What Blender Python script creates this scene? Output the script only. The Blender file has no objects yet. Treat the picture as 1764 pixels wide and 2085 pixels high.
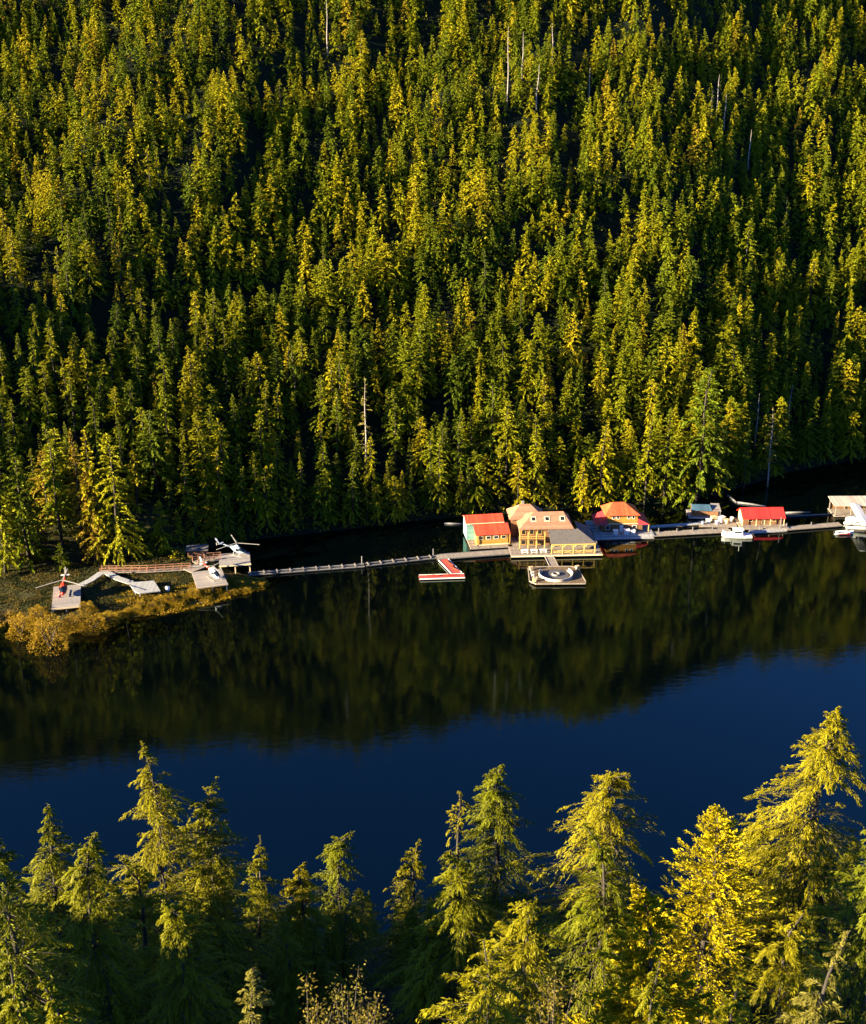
import bpy, math, random
import numpy as np
from mathutils import Vector, Matrix

random.seed(7)
RNG = np.random.default_rng(11)
SC = bpy.context.scene
COL = SC.collection
R = math.radians
PI = math.pi

# ------------------------------------------------------------------ camera
CAM_H = 135.0
PITCH = R(22.0)
F = 2516.0                       # focal length in units of a 1764 x 2085 frame
cam_d = bpy.data.cameras.new("camera")
cam = bpy.data.objects.new("camera", cam_d)
COL.objects.link(cam)
cam_d.sensor_fit = 'VERTICAL'
cam_d.angle = 2 * math.atan(1042.5 / F)
cam_d.clip_start = 1.0
cam_d.clip_end = 6000
cam.location = (0, 0, CAM_H)
cam.rotation_euler = (PI / 2 - PITCH, 0, 0)
SC.camera = cam


def ray(px, py):
    x = (px - 882.0) / F
    u = (1042.5 - py) / F
    return np.array([x, math.cos(PITCH) + u * math.sin(PITCH), -math.sin(PITCH) + u * math.cos(PITCH)])


def P(px, py, z=0.0):
    """the place on the level z that this line of sight meets"""
    d = ray(px, py)
    t = (z - CAM_H) / d[2]
    return Vector((d[0] * t, d[1] * t, z))


def proj(x, y, z):
    x = np.asarray(x, float); y = np.asarray(y, float); z = np.asarray(z, float) - CAM_H
    dep = y * math.cos(PITCH) - z * math.sin(PITCH)
    up = y * math.sin(PITCH) + z * math.cos(PITCH)
    return 882 + F * x / dep, 1042.5 - F * up / dep, dep


# ------------------------------------------------------------------ terrain
def wob(x, y, s, seed):
    r = np.random.default_rng(seed)
    out = 0
    for k in range(6):
        a = r.uniform(0, 2 * PI); f = r.uniform(.6, 1.7) / s; ph = r.uniform(0, 2 * PI)
        out = out + np.sin((x * math.cos(a) + y * math.sin(a)) * f * 2 * PI + ph)
    return out / 6


def smooth(a, b, x):
    t = np.clip((x - a) / (b - a), 0, 1)
    return t * t * (3 - 2 * t)


SHORE_PX = [(-500, 1215), (-200, 1190), (0, 1180), (150, 1160), (330, 1138), (440, 1112), (520, 1098), (600, 1090), (720, 1076), (850, 1060),
            (1000, 1048), (1120, 1038), (1200, 1030), (1300, 1027), (1400, 1020), (1470, 1004), (1530, 985), (1600, 962), (1690, 945), (1764, 932), (1950, 905), (2300, 880)]
_sp = sorted([tuple(P(*p))[:2] for p in SHORE_PX])
SX = np.array([-900, -500] + [p[0] for p in _sp] + [420, 900]); SY = np.array([150, 215] + [p[1] for p in _sp] + [470, 560])
POINT_PX = [(-160, 1330), (-60, 1310), (15, 1266), (60, 1276), (100, 1304), (140, 1290), (200, 1278), (235, 1262), (340, 1250), (420, 1232), (500, 1207),
            (548, 1190), (530, 1176), (470, 1160), (430, 1140), (330, 1120), (-160, 1120)]
POINT = np.array([tuple(P(*p))[:2] for p in POINT_PX])


def poly_dist(x, y, poly):
    """signed distance to a polygon, positive inside"""
    x = np.asarray(x, float); y = np.asarray(y, float)
    dmin = np.full(x.shape, 1e9); inside = np.zeros(x.shape, bool)
    n = len(poly)
    for i in range(n):
        ax, ay = poly[i]; bx, by = poly[(i + 1) % n]
        ex, ey = bx - ax, by - ay
        t = np.clip(((x - ax) * ex + (y - ay) * ey) / (ex * ex + ey * ey), 0, 1)
        dmin = np.minimum(dmin, np.hypot(x - ax - t * ex, y - ay - t * ey))
        c = ((ay > y) != (by > y)) & (x < (bx - ax) * (y - ay) / (by - ay + 1e-12) + ax)
        inside ^= c
    return np.where(inside, dmin, -dmin)


def near_shore(x):
    return 152 + 8 * np.sin(x * .021 + 1) + 5 * np.sin(x * .053) - .25 * np.clip(-x - 150, 0, 400)


def height(x, y):
    x = np.asarray(x, float); y = np.asarray(y, float)
    d = y - np.interp(x, SX, SY)
    m = np.interp(x, [-200, -60, 30, 120, 200, 300], [.90, .95, 1.02, 1.0, 1.0, 1.0])
    big = wob(x, y, 120, 3); mid = wob(x, y, 45, 5); sml = wob(x, y, 9, 8)
    g = smooth(0, 60, d)
    zf = np.where(d < 165, d * m, 165 * m + (d - 165) * .42)
    zf = np.where(d > 460, 165 * m + 295 * .42 + (d - 460) * .08, zf)
    zf = zf + g * (9 * big + 6 * mid) + smooth(0, 8, d) * (1.0 + .5 * sml)
    zf = np.where(d < 0, np.maximum(d * .5, -6), zf)
    e = near_shore(x) - y
    cap = 78 + 14 * smooth(-15, -80, x)  # crest raised on the unseen left side to shade the lower near trees
    zn = np.where(e < 0, np.maximum(e * .5, -6), np.minimum(e * .77, cap) + smooth(0, 40, e) * (3.0 * mid + 2 * big))
    zn = zn + 13.5 * np.exp(-(((x + 88) / 30) ** 2 + ((y - 38) / 24) ** 2) / 2)  # knoll added out of view to shade the near left group and the middle
    pd = poly_dist(x, y, POINT)
    zp = np.where(pd > 0, 1.5 * smooth(0, 7, pd) + .25 * sml * smooth(0, 4, pd) + .04, np.maximum(pd * .45, -6))
    shade_spur = 97 * np.exp(-(((x + 224) / 35) ** 2 + ((y - 306) / 33) ** 2) / 2) - 4  # unseen hill added beyond the left edge to shade the far slope
    return np.maximum(np.maximum(np.maximum(zf, zn), zp), shade_spur)


def hz(x, y):
    return float(height(np.array([x]), np.array([y]))[0])


def cast(px, py, lift=0.0, start=40.0):
    """where a line of sight meets the ground (or a level `lift` metres above it)"""
    d = ray(px, py)
    t = np.linspace(start, 900, 6000)
    g = np.maximum(height(d[0] * t, d[1] * t), 0) + lift
    k = np.argmax(CAM_H + d[2] * t <= g)
    return d[0] * t[k], d[1] * t[k], g[k] - lift


# ------------------------------------------------------------------ materials
def new_mat(name):
    m = bpy.data.materials.new(name); m.use_nodes = True
    nt = m.node_tree
    for n in list(nt.nodes): nt.nodes.remove(n)
    out = nt.nodes.new('ShaderNodeOutputMaterial')
    return m, nt, out


def N(nt, t, **kw):
    n = nt.nodes.new(t)
    for k, v in kw.items():
        if k in n.inputs: n.inputs[k].default_value = v
        else: setattr(n, k, v)
    return n


def mat(name, c1, c2=None, rough=.6, scale=3.0, bump=.15, metal=0.0, planks=None, spec=.4):
    """painted / weathered surface: two tones of its own colour mixed by noise, optional plank or rib lines in the relief"""
    m, nt, out = new_mat(name)
    if c2 is None: c2 = tuple(v * .75 for v in c1)
    tc = N(nt, 'ShaderNodeTexCoord')
    nz = N(nt, 'ShaderNodeTexNoise', Scale=scale, Detail=6.0, Roughness=.65)
    nt.links.new(tc.outputs['Object'], nz.inputs['Vector'])
    rp = N(nt, 'ShaderNodeValToRGB')
    rp.color_ramp.elements[0].position = .35; rp.color_ramp.elements[1].position = .65
    rp.color_ramp.elements[0].color = (*c2, 1); rp.color_ramp.elements[1].color = (*c1, 1)
    nt.links.new(nz.outputs['Fac'], rp.inputs['Fac'])
    b = N(nt, 'ShaderNodeBsdfPrincipled', Roughness=rough, Metallic=metal)
    b.inputs['Specular IOR Level'].default_value = spec
    col = rp.outputs['Color']; hgt = nz.outputs['Fac']
    if planks:
        axis, size = planks
        sp = N(nt, 'ShaderNodeSeparateXYZ'); nt.links.new(tc.outputs['Object'], sp.inputs[0])
        mu = N(nt, 'ShaderNodeMath', operation='MULTIPLY'); mu.inputs[1].default_value = 1 / size
        nt.links.new(sp.outputs[axis], mu.inputs[0])
        fl = N(nt, 'ShaderNodeMath', operation='FLOOR'); nt.links.new(mu.outputs[0], fl.inputs[0])
        wn = N(nt, 'ShaderNodeTexWhiteNoise', noise_dimensions='1D'); nt.links.new(fl.outputs[0], wn.inputs['W'])
        fr = N(nt, 'ShaderNodeMath', operation='FRACT'); nt.links.new(mu.outputs[0], fr.inputs[0])
        gp = N(nt, 'ShaderNodeMath', operation='GREATER_THAN'); gp.inputs[1].default_value = .1
        nt.links.new(fr.outputs[0], gp.inputs[0])
        mr = N(nt, 'ShaderNodeMapRange'); mr.inputs[3].default_value = .72; mr.inputs[4].default_value = 1.1
        nt.links.new(wn.outputs['Value'], mr.inputs[0])
        hs = N(nt, 'ShaderNodeHueSaturation'); nt.links.new(mr.outputs[0], hs.inputs['Value']); nt.links.new(col, hs.inputs['Color'])
        col = hs.outputs['Color']
        ad = N(nt, 'ShaderNodeMath', operation='MULTIPLY_ADD'); ad.inputs[1].default_value = .3
        nt.links.new(nz.outputs['Fac'], ad.inputs[0]); nt.links.new(gp.outputs[0], ad.inputs[2]); hgt = ad.outputs[0]
    nt.links.new(col, b.inputs['Base Color'])
    bp = N(nt, 'ShaderNodeBump', Strength=bump, Distance=.05)
    nt.links.new(hgt, bp.inputs['Height']); nt.links.new(bp.outputs[0], b.inputs['Normal'])
    nt.links.new(b.outputs[0], out.inputs[0])
    return m


def leaf_mat(name, stops, transl=.3, val=1.0):
    """foliage: hue differs from tree to tree, tone from spray to spray; light passes through the leaves"""
    m, nt, out = new_mat(name)
    at = N(nt, 'ShaderNodeAttribute', attribute_name='tint')
    ah = N(nt, 'ShaderNodeAttribute', attribute_name='treehue')
    oi = N(nt, 'ShaderNodeObjectInfo')
    ad = N(nt, 'ShaderNodeMath', operation='ADD'); nt.links.new(ah.outputs['Fac'], ad.inputs[0]); nt.links.new(oi.outputs['Random'], ad.inputs[1])
    fr = N(nt, 'ShaderNodeMath', operation='FRACT'); nt.links.new(ad.outputs[0], fr.inputs[0])
    rp = N(nt, 'ShaderNodeValToRGB')
    while len(rp.color_ramp.elements) < len(stops): rp.color_ramp.elements.new(.5)
    for e, (p, c) in zip(rp.color_ramp.elements, stops): e.position = p; e.color = (*c, 1)
    nt.links.new(fr.outputs[0], rp.inputs['Fac'])
    mr = N(nt, 'ShaderNodeMapRange'); mr.inputs[3].default_value = .6 * val; mr.inputs[4].default_value = 1.4 * val
    nt.links.new(at.outputs['Fac'], mr.inputs[0])
    hs = N(nt, 'ShaderNodeHueSaturation'); nt.links.new(mr.outputs[0], hs.inputs['Value']); nt.links.new(rp.outputs[0], hs.inputs['Color'])
    b = N(nt, 'ShaderNodeBsdfPrincipled', Roughness=.55)
    b.inputs['Specular IOR Level'].default_value = .1
    nt.links.new(hs.outputs[0], b.inputs['Base Color'])
    tr = N(nt, 'ShaderNodeBsdfTranslucent'); nt.links.new(hs.outputs[0], tr.inputs['Color'])
    mx = N(nt, 'ShaderNodeMixShader'); mx.inputs[0].default_value = transl
    nt.links.new(b.outputs[0], mx.inputs[1]); nt.links.new(tr.outputs[0], mx.inputs[2])
    nt.links.new(mx.outputs[0], out.inputs[0])
    return m


M = {}
M['leaf'] = leaf_mat('conifer_needles', [(0, (.070, .100, .005)), (.35, (.150, .170, .005)), (.7, (.235, .222, .005)), (.96, (.29, .245, .007)), (1, (.22, .155, .012))], .12)
M['leaf_near'] = leaf_mat('hemlock_needles', [(0, (.095, .108, .003)), (.4, (.132, .132, .003)), (.8, (.165, .152, .003)), (1, (.18, .158, .004))], .15)
M['leaf_gold'] = leaf_mat('cedar_sprays', [(0, (.29, .25, .004)), (1, (.34, .27, .004))], .2)
M['leaf_pale'] = leaf_mat('sparse_pale_needles', [(0, (.15, .14, .02)), (1, (.18, .16, .03))])
M['leaf_rust'] = leaf_mat('rusty_leaves', [(0, (.085, .08, .009)), (1, (.115, .09, .012))])
M['weed'] = leaf_mat('rockweed_fronds', [(0, (.20, .125, .008)), (1, (.28, .185, .010))], .15)
M['bark'] = mat('bark', (.035, .028, .02), (.02, .016, .012), .9, 2, .5)
M['snag'] = mat('bleached_wood', (.27, .24, .21), (.16, .14, .125), .85, 2, .4)
M['rock'] = mat('shore_rock', (.13, .11, .08), (.06, .052, .04), .9, 1.2, .6)

# ------------------------------------------------------------------ mesh helpers
class MB:
    def __init__(s): s.v = []; s.f = []

    def add(s, vs, fs):
        o = len(s.v); s.v += [tuple(v) for v in vs]; s.f += [tuple(i + o for i in f) for f in fs]; return s

    def box(s, c, d, rz=0.0, taper=1.0):
        cx, cy, cz = c; a, b, h = d[0] / 2, d[1] / 2, d[2] / 2
        ca, sa = math.cos(rz), math.sin(rz); vs = []
        for z, k in ((-h, 1), (h, taper)):
            for x, y in ((-a, -b), (a, -b), (a, b), (-a, b)):
                x *= k; y *= k
                vs.append((cx + x * ca - y * sa, cy + x * sa + y * ca, cz + z))
        return s.add(vs, [(3, 2, 1, 0), (4, 5, 6, 7), (0, 1, 5, 4), (1, 2, 6, 5), (2, 3, 7, 6), (3, 0, 4, 7)])

    def tube(s, pts, rads, n=8, caps=True):
        pts = [Vector(p) for p in pts]
        if not hasattr(rads, '__len__'): rads = [rads] * len(pts)
        vs = []; fs = []
        for i, p in enumerate(pts):
            d = (pts[min(i + 1, len(pts) - 1)] - pts[max(i - 1, 0)]).normalized()
            u = d.cross(Vector((0, 0, 1)) if abs(d.z) < .9 else Vector((1, 0, 0))).normalized(); w = d.cross(u)
            for k in range(n):
                a = 2 * PI * k / n
                vs.append(p + (u * math.cos(a) + w * math.sin(a)) * rads[i])
        for i in range(len(pts) - 1):
            for k in range(n):
                a, b = i * n + k, i * n + (k + 1) % n
                fs.append((a, b, b + n, a + n))
        if caps: fs += [tuple(range(n - 1, -1, -1)), tuple((len(pts) - 1) * n + k for k in range(n))]
        return s.add(vs, fs)

    def loft(s, rings, caps=True):
        n = len(rings[0]); vs = [p for r in rings for p in r]; fs = []
        for i in range(len(rings) - 1):
            for k in range(n):
                a, b = i * n + k, i * n + (k + 1) % n
                fs.append((a, b, b + n, a + n))
        if caps: fs += [tuple(range(n - 1, -1, -1)), tuple((len(rings) - 1) * n + k for k in range(n))]
        return s.add(vs, fs)

    def prism(s, poly, z0, z1):
        n = len(poly)
        vs = [(x, y, z0) for x, y in poly] + [(x, y, z1) for x, y in poly]
        return s.add(vs, [tuple(range(n - 1, -1, -1)), tuple(range(n, 2 * n))] + [(i, (i + 1) % n, n + (i + 1) % n, n + i) for i in range(n)])

    def slab(s, poly3, th):
        """a sloping panel given by its top outline, th thick"""
        p = [Vector(v) for v in poly3]; n = len(p)
        nr = (p[1] - p[0]).cross(p[2] - p[0]).normalized()
        if nr.z < 0: p.reverse(); nr = -nr
        vs = p + [v - nr * th for v in p]
        return s.add(vs, [tuple(range(n)), tuple(range(2 * n - 1, n - 1, -1))] + [(i, n + i, n + (i + 1) % n, (i + 1) % n) for i in range(n)])

    def build(s, name, m, parent=None, smooth=False, bevel=0.0, label=None):
        me = bpy.data.meshes.new(name); me.from_pydata(s.v, [], s.f)
        me.validate(); me.update()
        if smooth: me.polygons.foreach_set('use_smooth', [True] * len(me.polygons))
        o = bpy.data.objects.new(name, me); COL.objects.link(o)
        me.materials.append(M[m] if isinstance(m, str) else m)
        if parent: o.parent = parent
        if bevel:
            bv = o.modifiers.new('bevel', 'BEVEL'); bv.width = bevel; bv.segments = 2; bv.limit_method = 'ANGLE'
        if label: o['label'] = label
        return o


def tag(o, label, cat, group=None):
    o['label'] = label; o['category'] = cat
    if group: o['group'] = group
    return o


def thing(name, label, cat, loc, rz=0.0, group=None):
    o = bpy.data.objects.new(name, None); COL.objects.link(o)
    o.location = loc; o.rotation_euler = (0, 0, rz); o.empty_display_size = .5
    return tag(o, label, cat, group)


def np_mesh(name, V, Q, tint=None, hue=None, smooth=False):
    """V (n,3), Q (m,4) quads, per-face tint and hue"""
    me = bpy.data.meshes.new(name)
    me.vertices.add(len(V)); me.vertices.foreach_set('co', np.ascontiguousarray(V, np.float32).ravel())
    k = Q.shape[1]
    me.loops.add(Q.size); me.loops.foreach_set('vertex_index', np.ascontiguousarray(Q, np.int32).ravel())
    me.polygons.add(len(Q)); me.polygons.foreach_set('loop_start', np.arange(0, Q.size, k, dtype=np.int32))
    try: me.polygons.foreach_set('loop_total', np.full(len(Q), k, np.int32))
    except Exception: pass
    me.update(calc_edges=True)
    for nm, a in (('tint', tint), ('treehue', hue)):
        if a is not None:
            at = me.attributes.new(nm, 'FLOAT', 'FACE'); at.data.foreach_set('value', np.ascontiguousarray(a, np.float32))
    return me


def copy_tree(root, loc, rz, sc, label, cat=None, group=None):
    r = root.copy(); COL.objects.link(r)
    r.location = loc; r.rotation_euler = (0, 0, rz); r.scale = sc
    r['label'] = label
    if cat: r['category'] = cat
    if group: r['group'] = group
    for ch in root.children:
        c = ch.copy(); COL.objects.link(c); c.parent = r
    return r
SUN_EL_DEG, SUN_AZ_DEG = 14.0, 69.0
SUN_COL = (1.0, .80, .50)
SKY_AIR, SKY_STR, SKY_OZ = .6, .06, 8.0
EXPOSURE = 2.9
# ------------------------------------------------------------------ trees
def cards(p, d, up, l, w, sag=.15):
    """kite shaped leaf sprays: root p, direction d, length l, width w (all arrays)"""
    d = d / np.linalg.norm(d, axis=1, keepdims=True)
    s = np.cross(d, up); s /= np.linalg.norm(s, axis=1, keepdims=True) + 1e-9
    l = l[:, None]; w = w[:, None]
    mid = p + d * l * .45
    tip = p + d * l; tip[:, 2] -= (sag * l[:, 0])
    V = np.stack([p, mid + s * w * .5, tip, mid - s * w * .5], 1).reshape(-1, 3)
    Q = np.arange(len(p) * 4).reshape(-1, 4)
    return V, Q


class Tree:
    def __init__(s, seed, H, nod=0.0, lean=0.0):
        s.r = np.random.default_rng(seed); s.H = H
        a = s.r.uniform(0, 2 * PI); s.nd = np.array([math.cos(a), math.sin(a)]); s.nod = nod
        s.lean = s.r.normal(0, lean, 2)

    def axis(s, t):
        t = np.asarray(t, float)
        b = s.nod * np.clip((t - .86) / .14, 0, 1.3) ** 2
        x = s.lean[0] * t * t * s.H + s.nd[0] * b + .12 * np.sin(t * 9 + s.nd[0] * 5)
        y = s.lean[1] * t * t * s.H + s.nd[1] * b + .12 * np.cos(t * 8 + s.nd[1] * 5)
        return np.stack([x, y, t * s.H - .25 * b], -1)

    def trunk(s, mb, r0, top=1.0, n=7, m=9):
        ts = np.linspace(0, top, m)
        mb.tube([Vector(p) for p in s.axis(ts)], [r0 * (1 - t) ** .8 + .03 for t in ts], n)
        return mb

    def branches(s, nbr, Rm, base=.1, pw=.85, rag=.35, gaps=0, rise=(-.15, .75), droop=.45):
        r = s.r
        t = base + (1 - base) * r.uniform(0, 1, nbr) ** .85
        t = np.sort(t)
        keep = np.ones(nbr, bool)
        az = r.uniform(0, 2 * PI, nbr)
        for k in range(gaps):                       # bare places where boughs have broken off
            t0, a0 = r.uniform(base, .8), r.uniform(0, 2 * PI)
            da = np.abs((az - a0 + PI) % (2 * PI) - PI)
            keep &= ~((np.abs(t - t0) < .07) & (da < 1.0))
        t, az = t[keep], az[keep]
        prof = np.clip(1 - t, 0, 1) ** pw * np.clip(.5 + (t - base) / .16, 0, 1)
        L = Rm * prof * (1 - rag + 2 * rag * r.uniform(0, 1, len(t))) + .009 * s.H * (1.1 - t) + .06
        ri = rise[0] + (rise[1] - rise[0]) * t + r.normal(0, .1, len(t))
        dr = droop * (.7 + .6 * r.uniform(0, 1, len(t)))
        s.t, s.az, s.L, s.ri, s.dr = t, az, L, ri, dr
        return s

    def on(s, i, q):
        """point and direction at fraction q along branch i"""
        dh = np.stack([np.cos(s.az[i]), np.sin(s.az[i])], -1)
        p = s.axis(s.t[i])
        L = s.L[i]
        p[:, 0] += dh[:, 0] * L * q; p[:, 1] += dh[:, 1] * L * q
        p[:, 2] += L * (s.ri[i] * q - s.dr[i] * q * q)
        return p, s.ri[i] - 2 * s.dr[i] * q

    def far_crown(s, per, clen, wid=.4):
        """coarse crown for trees seen from hundreds of metres away: sprays set along every bough"""
        r = s.r; n = len(s.t)
        cnt = np.maximum(3, (per * (.35 + s.L / s.L.max())).astype(int))
        i = np.repeat(np.arange(n), cnt)
        q = .12 + .86 * r.uniform(0, 1, len(i)) ** .75
        p, sl = s.on(i, q)
        side = np.where(r.uniform(0, 1, len(i)) < .5, -1, 1)
        yaw = s.az[i] + side * (.2 + .9 * r.uniform(0, 1, len(i))) * (1.05 - q * .7)
        pit = np.arctan(sl) + r.normal(-.05, .3, len(i))
        d = np.stack([np.cos(yaw) * np.cos(pit), np.sin(yaw) * np.cos(pit), np.sin(pit)], -1)
        l = clen * (.5 + .9 * r.uniform(0, 1, len(i))) * (.45 + .55 * np.clip(s.L[i] / s.L.max() * 1.6, 0, 1))
        up = r.normal(0, .32, (len(i), 3)); up[:, 2] += .55; up[:, 0] += np.cos(yaw * .35 + s.az[i] * .65) * .85; up[:, 1] += np.sin(yaw * .35 + s.az[i] * .65) * .85
        V, Q = cards(p, d, up, l, l * wid * (.7 + .6 * r.uniform(0, 1, len(i))))
        # the leader
        k = 7
        tt = np.linspace(.955, 1.0, k); pl = s.axis(tt)
        aa = r.uniform(0, 2 * PI, k)
        dl = np.stack([np.cos(aa) * .5, np.sin(aa) * .5, np.ones(k)], -1)
        V2, Q2 = cards(pl, dl, r.normal(0, 1, (k, 3)), np.full(k, clen * .8), np.full(k, clen * .25), 0)
        tint = np.repeat(r.uniform(.2, .8, n), cnt) + r.normal(0, .14, len(i))
        return np.vstack([V, V2]), np.vstack([Q, Q2 + len(V)]), np.clip(np.concatenate([tint, np.full(k, .75)]), 0, 1)

    def near_crown(s, bl, per, clen, cw, hang=.25, q0=.03):
        """fine crown for trees a stone's throw away: bough > branchlet > spray"""
        r = s.r; n = len(s.t)
        cnt = np.maximum(4, (bl * (.3 + s.L / s.L.max())).astype(int))
        i = np.repeat(np.arange(n), cnt)
        q = q0 + (1 - q0) * r.uniform(0, 1, len(i))
        p0, sl = s.on(i, q)
        side = np.where(r.uniform(0, 1, len(i)) < .5, -1, 1)
        yaw = s.az[i] + side * (.25 + .6 * r.uniform(0, 1, len(i))) * (1.0 - q * .6)
        pit = np.arctan(sl) + r.normal(0, .13, len(i))
        l2 = np.minimum(s.L[i] * .34 * (1.12 - q) + .16, 1.25) * (.6 + .6 * r.uniform(0, 1, len(i))) * np.clip((1 - s.t[i]) / .14, .3, 1)
        btint = np.repeat(r.uniform(.2, .8, n), cnt)
        j = np.repeat(np.arange(len(i)), per)
        g = r.uniform(0.02, 1, len(j))
        dx = np.cos(yaw[j]) * np.cos(pit[j]); dy = np.sin(yaw[j]) * np.cos(pit[j]); dz = np.sin(pit[j])
        p = p0[j] + np.stack([dx, dy, dz], -1) * (l2[j] * g)[:, None]
        p[:, 2] -= hang * l2[j] * g * g
        sd = np.where(r.uniform(0, 1, len(j)) < .5, -1, 1)
        y2 = yaw[j] + sd * (.25 + .7 * r.uniform(0, 1, len(j))) * (1 - .6 * g)
        p2 = pit[j] - 1.2 * hang * g + r.normal(-.08, .22, len(j))
        d = np.stack([np.cos(y2) * np.cos(p2), np.sin(y2) * np.cos(p2), np.sin(p2)], -1)
        l = clen * (.6 + .8 * r.uniform(0, 1, len(j))) * np.clip((1 - s.t[i][j]) / .10, .45, 1)
        up = r.normal(0, .32, (len(j), 3)); up[:, 2] += .8; up[:, 0] += np.cos(s.az[i][j]) * .6; up[:, 1] += np.sin(s.az[i][j]) * .6
        V, Q = cards(p, d, up, l, cw * (.7 + .6 * r.uniform(0, 1, len(j))), .12)
        # feathered leader
        k = 70; tt = np.linspace(.93, 1.0, k); pl = s.axis(tt); aa = r.uniform(0, 2 * PI, k)
        dl = np.stack([np.cos(aa), np.sin(aa), r.uniform(.2, 1.0, k)], -1)
        V2, Q2 = cards(pl, dl, r.normal(0, 1, (k, 3)), np.full(k, clen * .7), np.full(k, cw * .8), .1)
        tint = btint[j] + r.normal(0, .16, len(j))
        return np.vstack([V, V2]), np.vstack([Q, Q2 + len(V)]), np.clip(np.concatenate([tint, np.full(k, .6)]), 0, 1)

    def wood(s, mb, frac=.8, k=4, r=.035, minL=.5, every=1):
        for i in range(0, len(s.t), every):
            if s.L[i] < minL: continue
            q = np.linspace(0, frac, k)
            p, _ = s.on(np.full(k, i), q)
            mb.tube([Vector(v) for v in p], [r * (.4 + s.L[i] / 4) * (1 - .75 * a) for a in np.linspace(0, 1, k)], 3, False)
        return mb


def mesh_obj(name, me, m, parent=None):
    me.materials.append(M[m]); o = bpy.data.objects.new(name, me); COL.objects.link(o)
    if parent: o.parent = parent
    return o


# ---- forms of the far conifers; each is stood once and then copied
FAR = []
for k in range(12):
    rr = np.random.default_rng(100 + k)
    H = [23, 21, 24, 20, 22, 25, 18, 22, 21, 24, 19, 23][k]
    Rm = [3.1, 3.5, 2.7, 3.3, 2.5, 3.4, 2.9, 3.8, 3.0, 2.3, 3.4, 2.9][k]
    T = Tree(200 + k, H, nod=.5, lean=.012)
    T.branches([175, 180, 160, 180, 150, 185, 150, 180, 165, 140, 165, 160][k], Rm * 1.12, base=[.07, .04, .12, .05, .16, .06, .03, .07, .08, .18, .03, .08][k],
               pw=[.8, .62, .9, .55, .85, .75, .7, .6, .8, .95, .55, .8][k], gaps=[1, 2, 3, 1, 3, 2, 1, 2, 2, 4, 1, 3][k], rag=.4)
    V, Q, tint = T.far_crown(60, .56, .34)
    tm = MB(); T.trunk(tm, .3, .97, 6, 7)
    FAR.append(dict(V=V, Q=Q, tint=tint, H=H, trunk=tm, T=T))
print('far crown quads', [len(f['Q']) for f in FAR])

# lighter forms for the small trees high on the slope
HIGH = []
for k in range(16):
    rr = np.random.default_rng(500 + k)
    T = Tree(600 + k, 12, nod=.3, lean=.015)
    T.branches(int(rr.integers(100, 130)), rr.uniform(1.9, 2.7), base=rr.uniform(.02, .1), pw=rr.uniform(.7, 1.0), gaps=int(rr.integers(0, 3)), rag=.32)
    V, Q, tint = T.far_crown(30, .50, .42)
    HIGH.append(dict(V=V, Q=Q, tint=tint, H=12, T=T))
print('high crown quads', [len(f['Q']) for f in HIGH])

FAR_ROOT = []
def far_root(k):
    f = FAR[k]
    t = thing('conifer_tree', 'conifer', 'tree', (0, 0, -500))
    mesh_obj('crown', np_mesh('conifer_crown', f['V'], f['Q'], f['tint']), 'leaf', t)
    f['trunk'].build('trunk', 'bark', t, smooth=True)
    return t
FAR_ROOT = [far_root(k) for k in range(12)]
FIRST = [True] * 12


def place_far(k, x, y, z, H, rz, label, group=None, wide=1.0):
    s = H / FAR[k]['H']
    if FIRST[k]:
        FIRST[k] = False; r = FAR_ROOT[k]
        r.location = (x, y, z); r.rotation_euler = (0, 0, rz); r.scale = (s * wide, s * wide, s); r['label'] = label
        if group: r['group'] = group
        return r
    return copy_tree(FAR_ROOT[k], (x, y, z), rz, (s * wide, s * wide, s), label, None, group)


# ------------------------------------------------------------------ ground, lake, sky
def axis_pts(a0, a1, b0, b1, fine, coarse):
    return np.unique(np.concatenate([np.arange(a0, b0, coarse), np.arange(b0, b1, fine), np.arange(b1, a1 + coarse, coarse)]))


gx = axis_pts(-1000, 1000, -210, 260, 1.6, 16); gy = axis_pts(-500, 1400, 230, 400, 1.6, 9)
X, Y = np.meshgrid(gx, gy)
Z = height(X, Y)
nx, ny = len(gx), len(gy)
idx = np.arange(nx * ny).reshape(ny, nx)
Q = np.stack([idx[:-1, :-1], idx[:-1, 1:], idx[1:, 1:], idx[1:, :-1]], -1).reshape(-1, 4)
gm, nt, out = new_mat('forest_floor_and_shore')
ge = N(nt, 'ShaderNodeNewGeometry'); sp = N(nt, 'ShaderNodeSeparateXYZ'); nt.links.new(ge.outputs['Position'], sp.inputs[0])
nz = N(nt, 'ShaderNodeTexNoise', Scale=.35, Detail=8.0, Roughness=.7); nt.links.new(ge.outputs['Position'], nz.inputs['Vector'])
nf = N(nt, 'ShaderNodeTexNoise', Scale=2.2, Detail=5.0, Roughness=.7); nt.links.new(ge.outputs['Position'], nf.inputs['Vector'])
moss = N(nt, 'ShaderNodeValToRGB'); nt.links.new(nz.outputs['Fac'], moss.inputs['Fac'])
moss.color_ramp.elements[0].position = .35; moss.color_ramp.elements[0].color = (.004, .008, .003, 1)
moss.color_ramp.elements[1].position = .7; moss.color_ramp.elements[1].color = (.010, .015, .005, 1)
grs = N(nt, 'ShaderNodeMix', data_type='RGBA'); wd0 = N(nt, 'ShaderNodeAttribute', attribute_name='weed'); nt.links.new(wd0.outputs['Fac'], grs.inputs[0]); nt.links.new(moss.outputs[0], grs.inputs[6])
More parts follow.
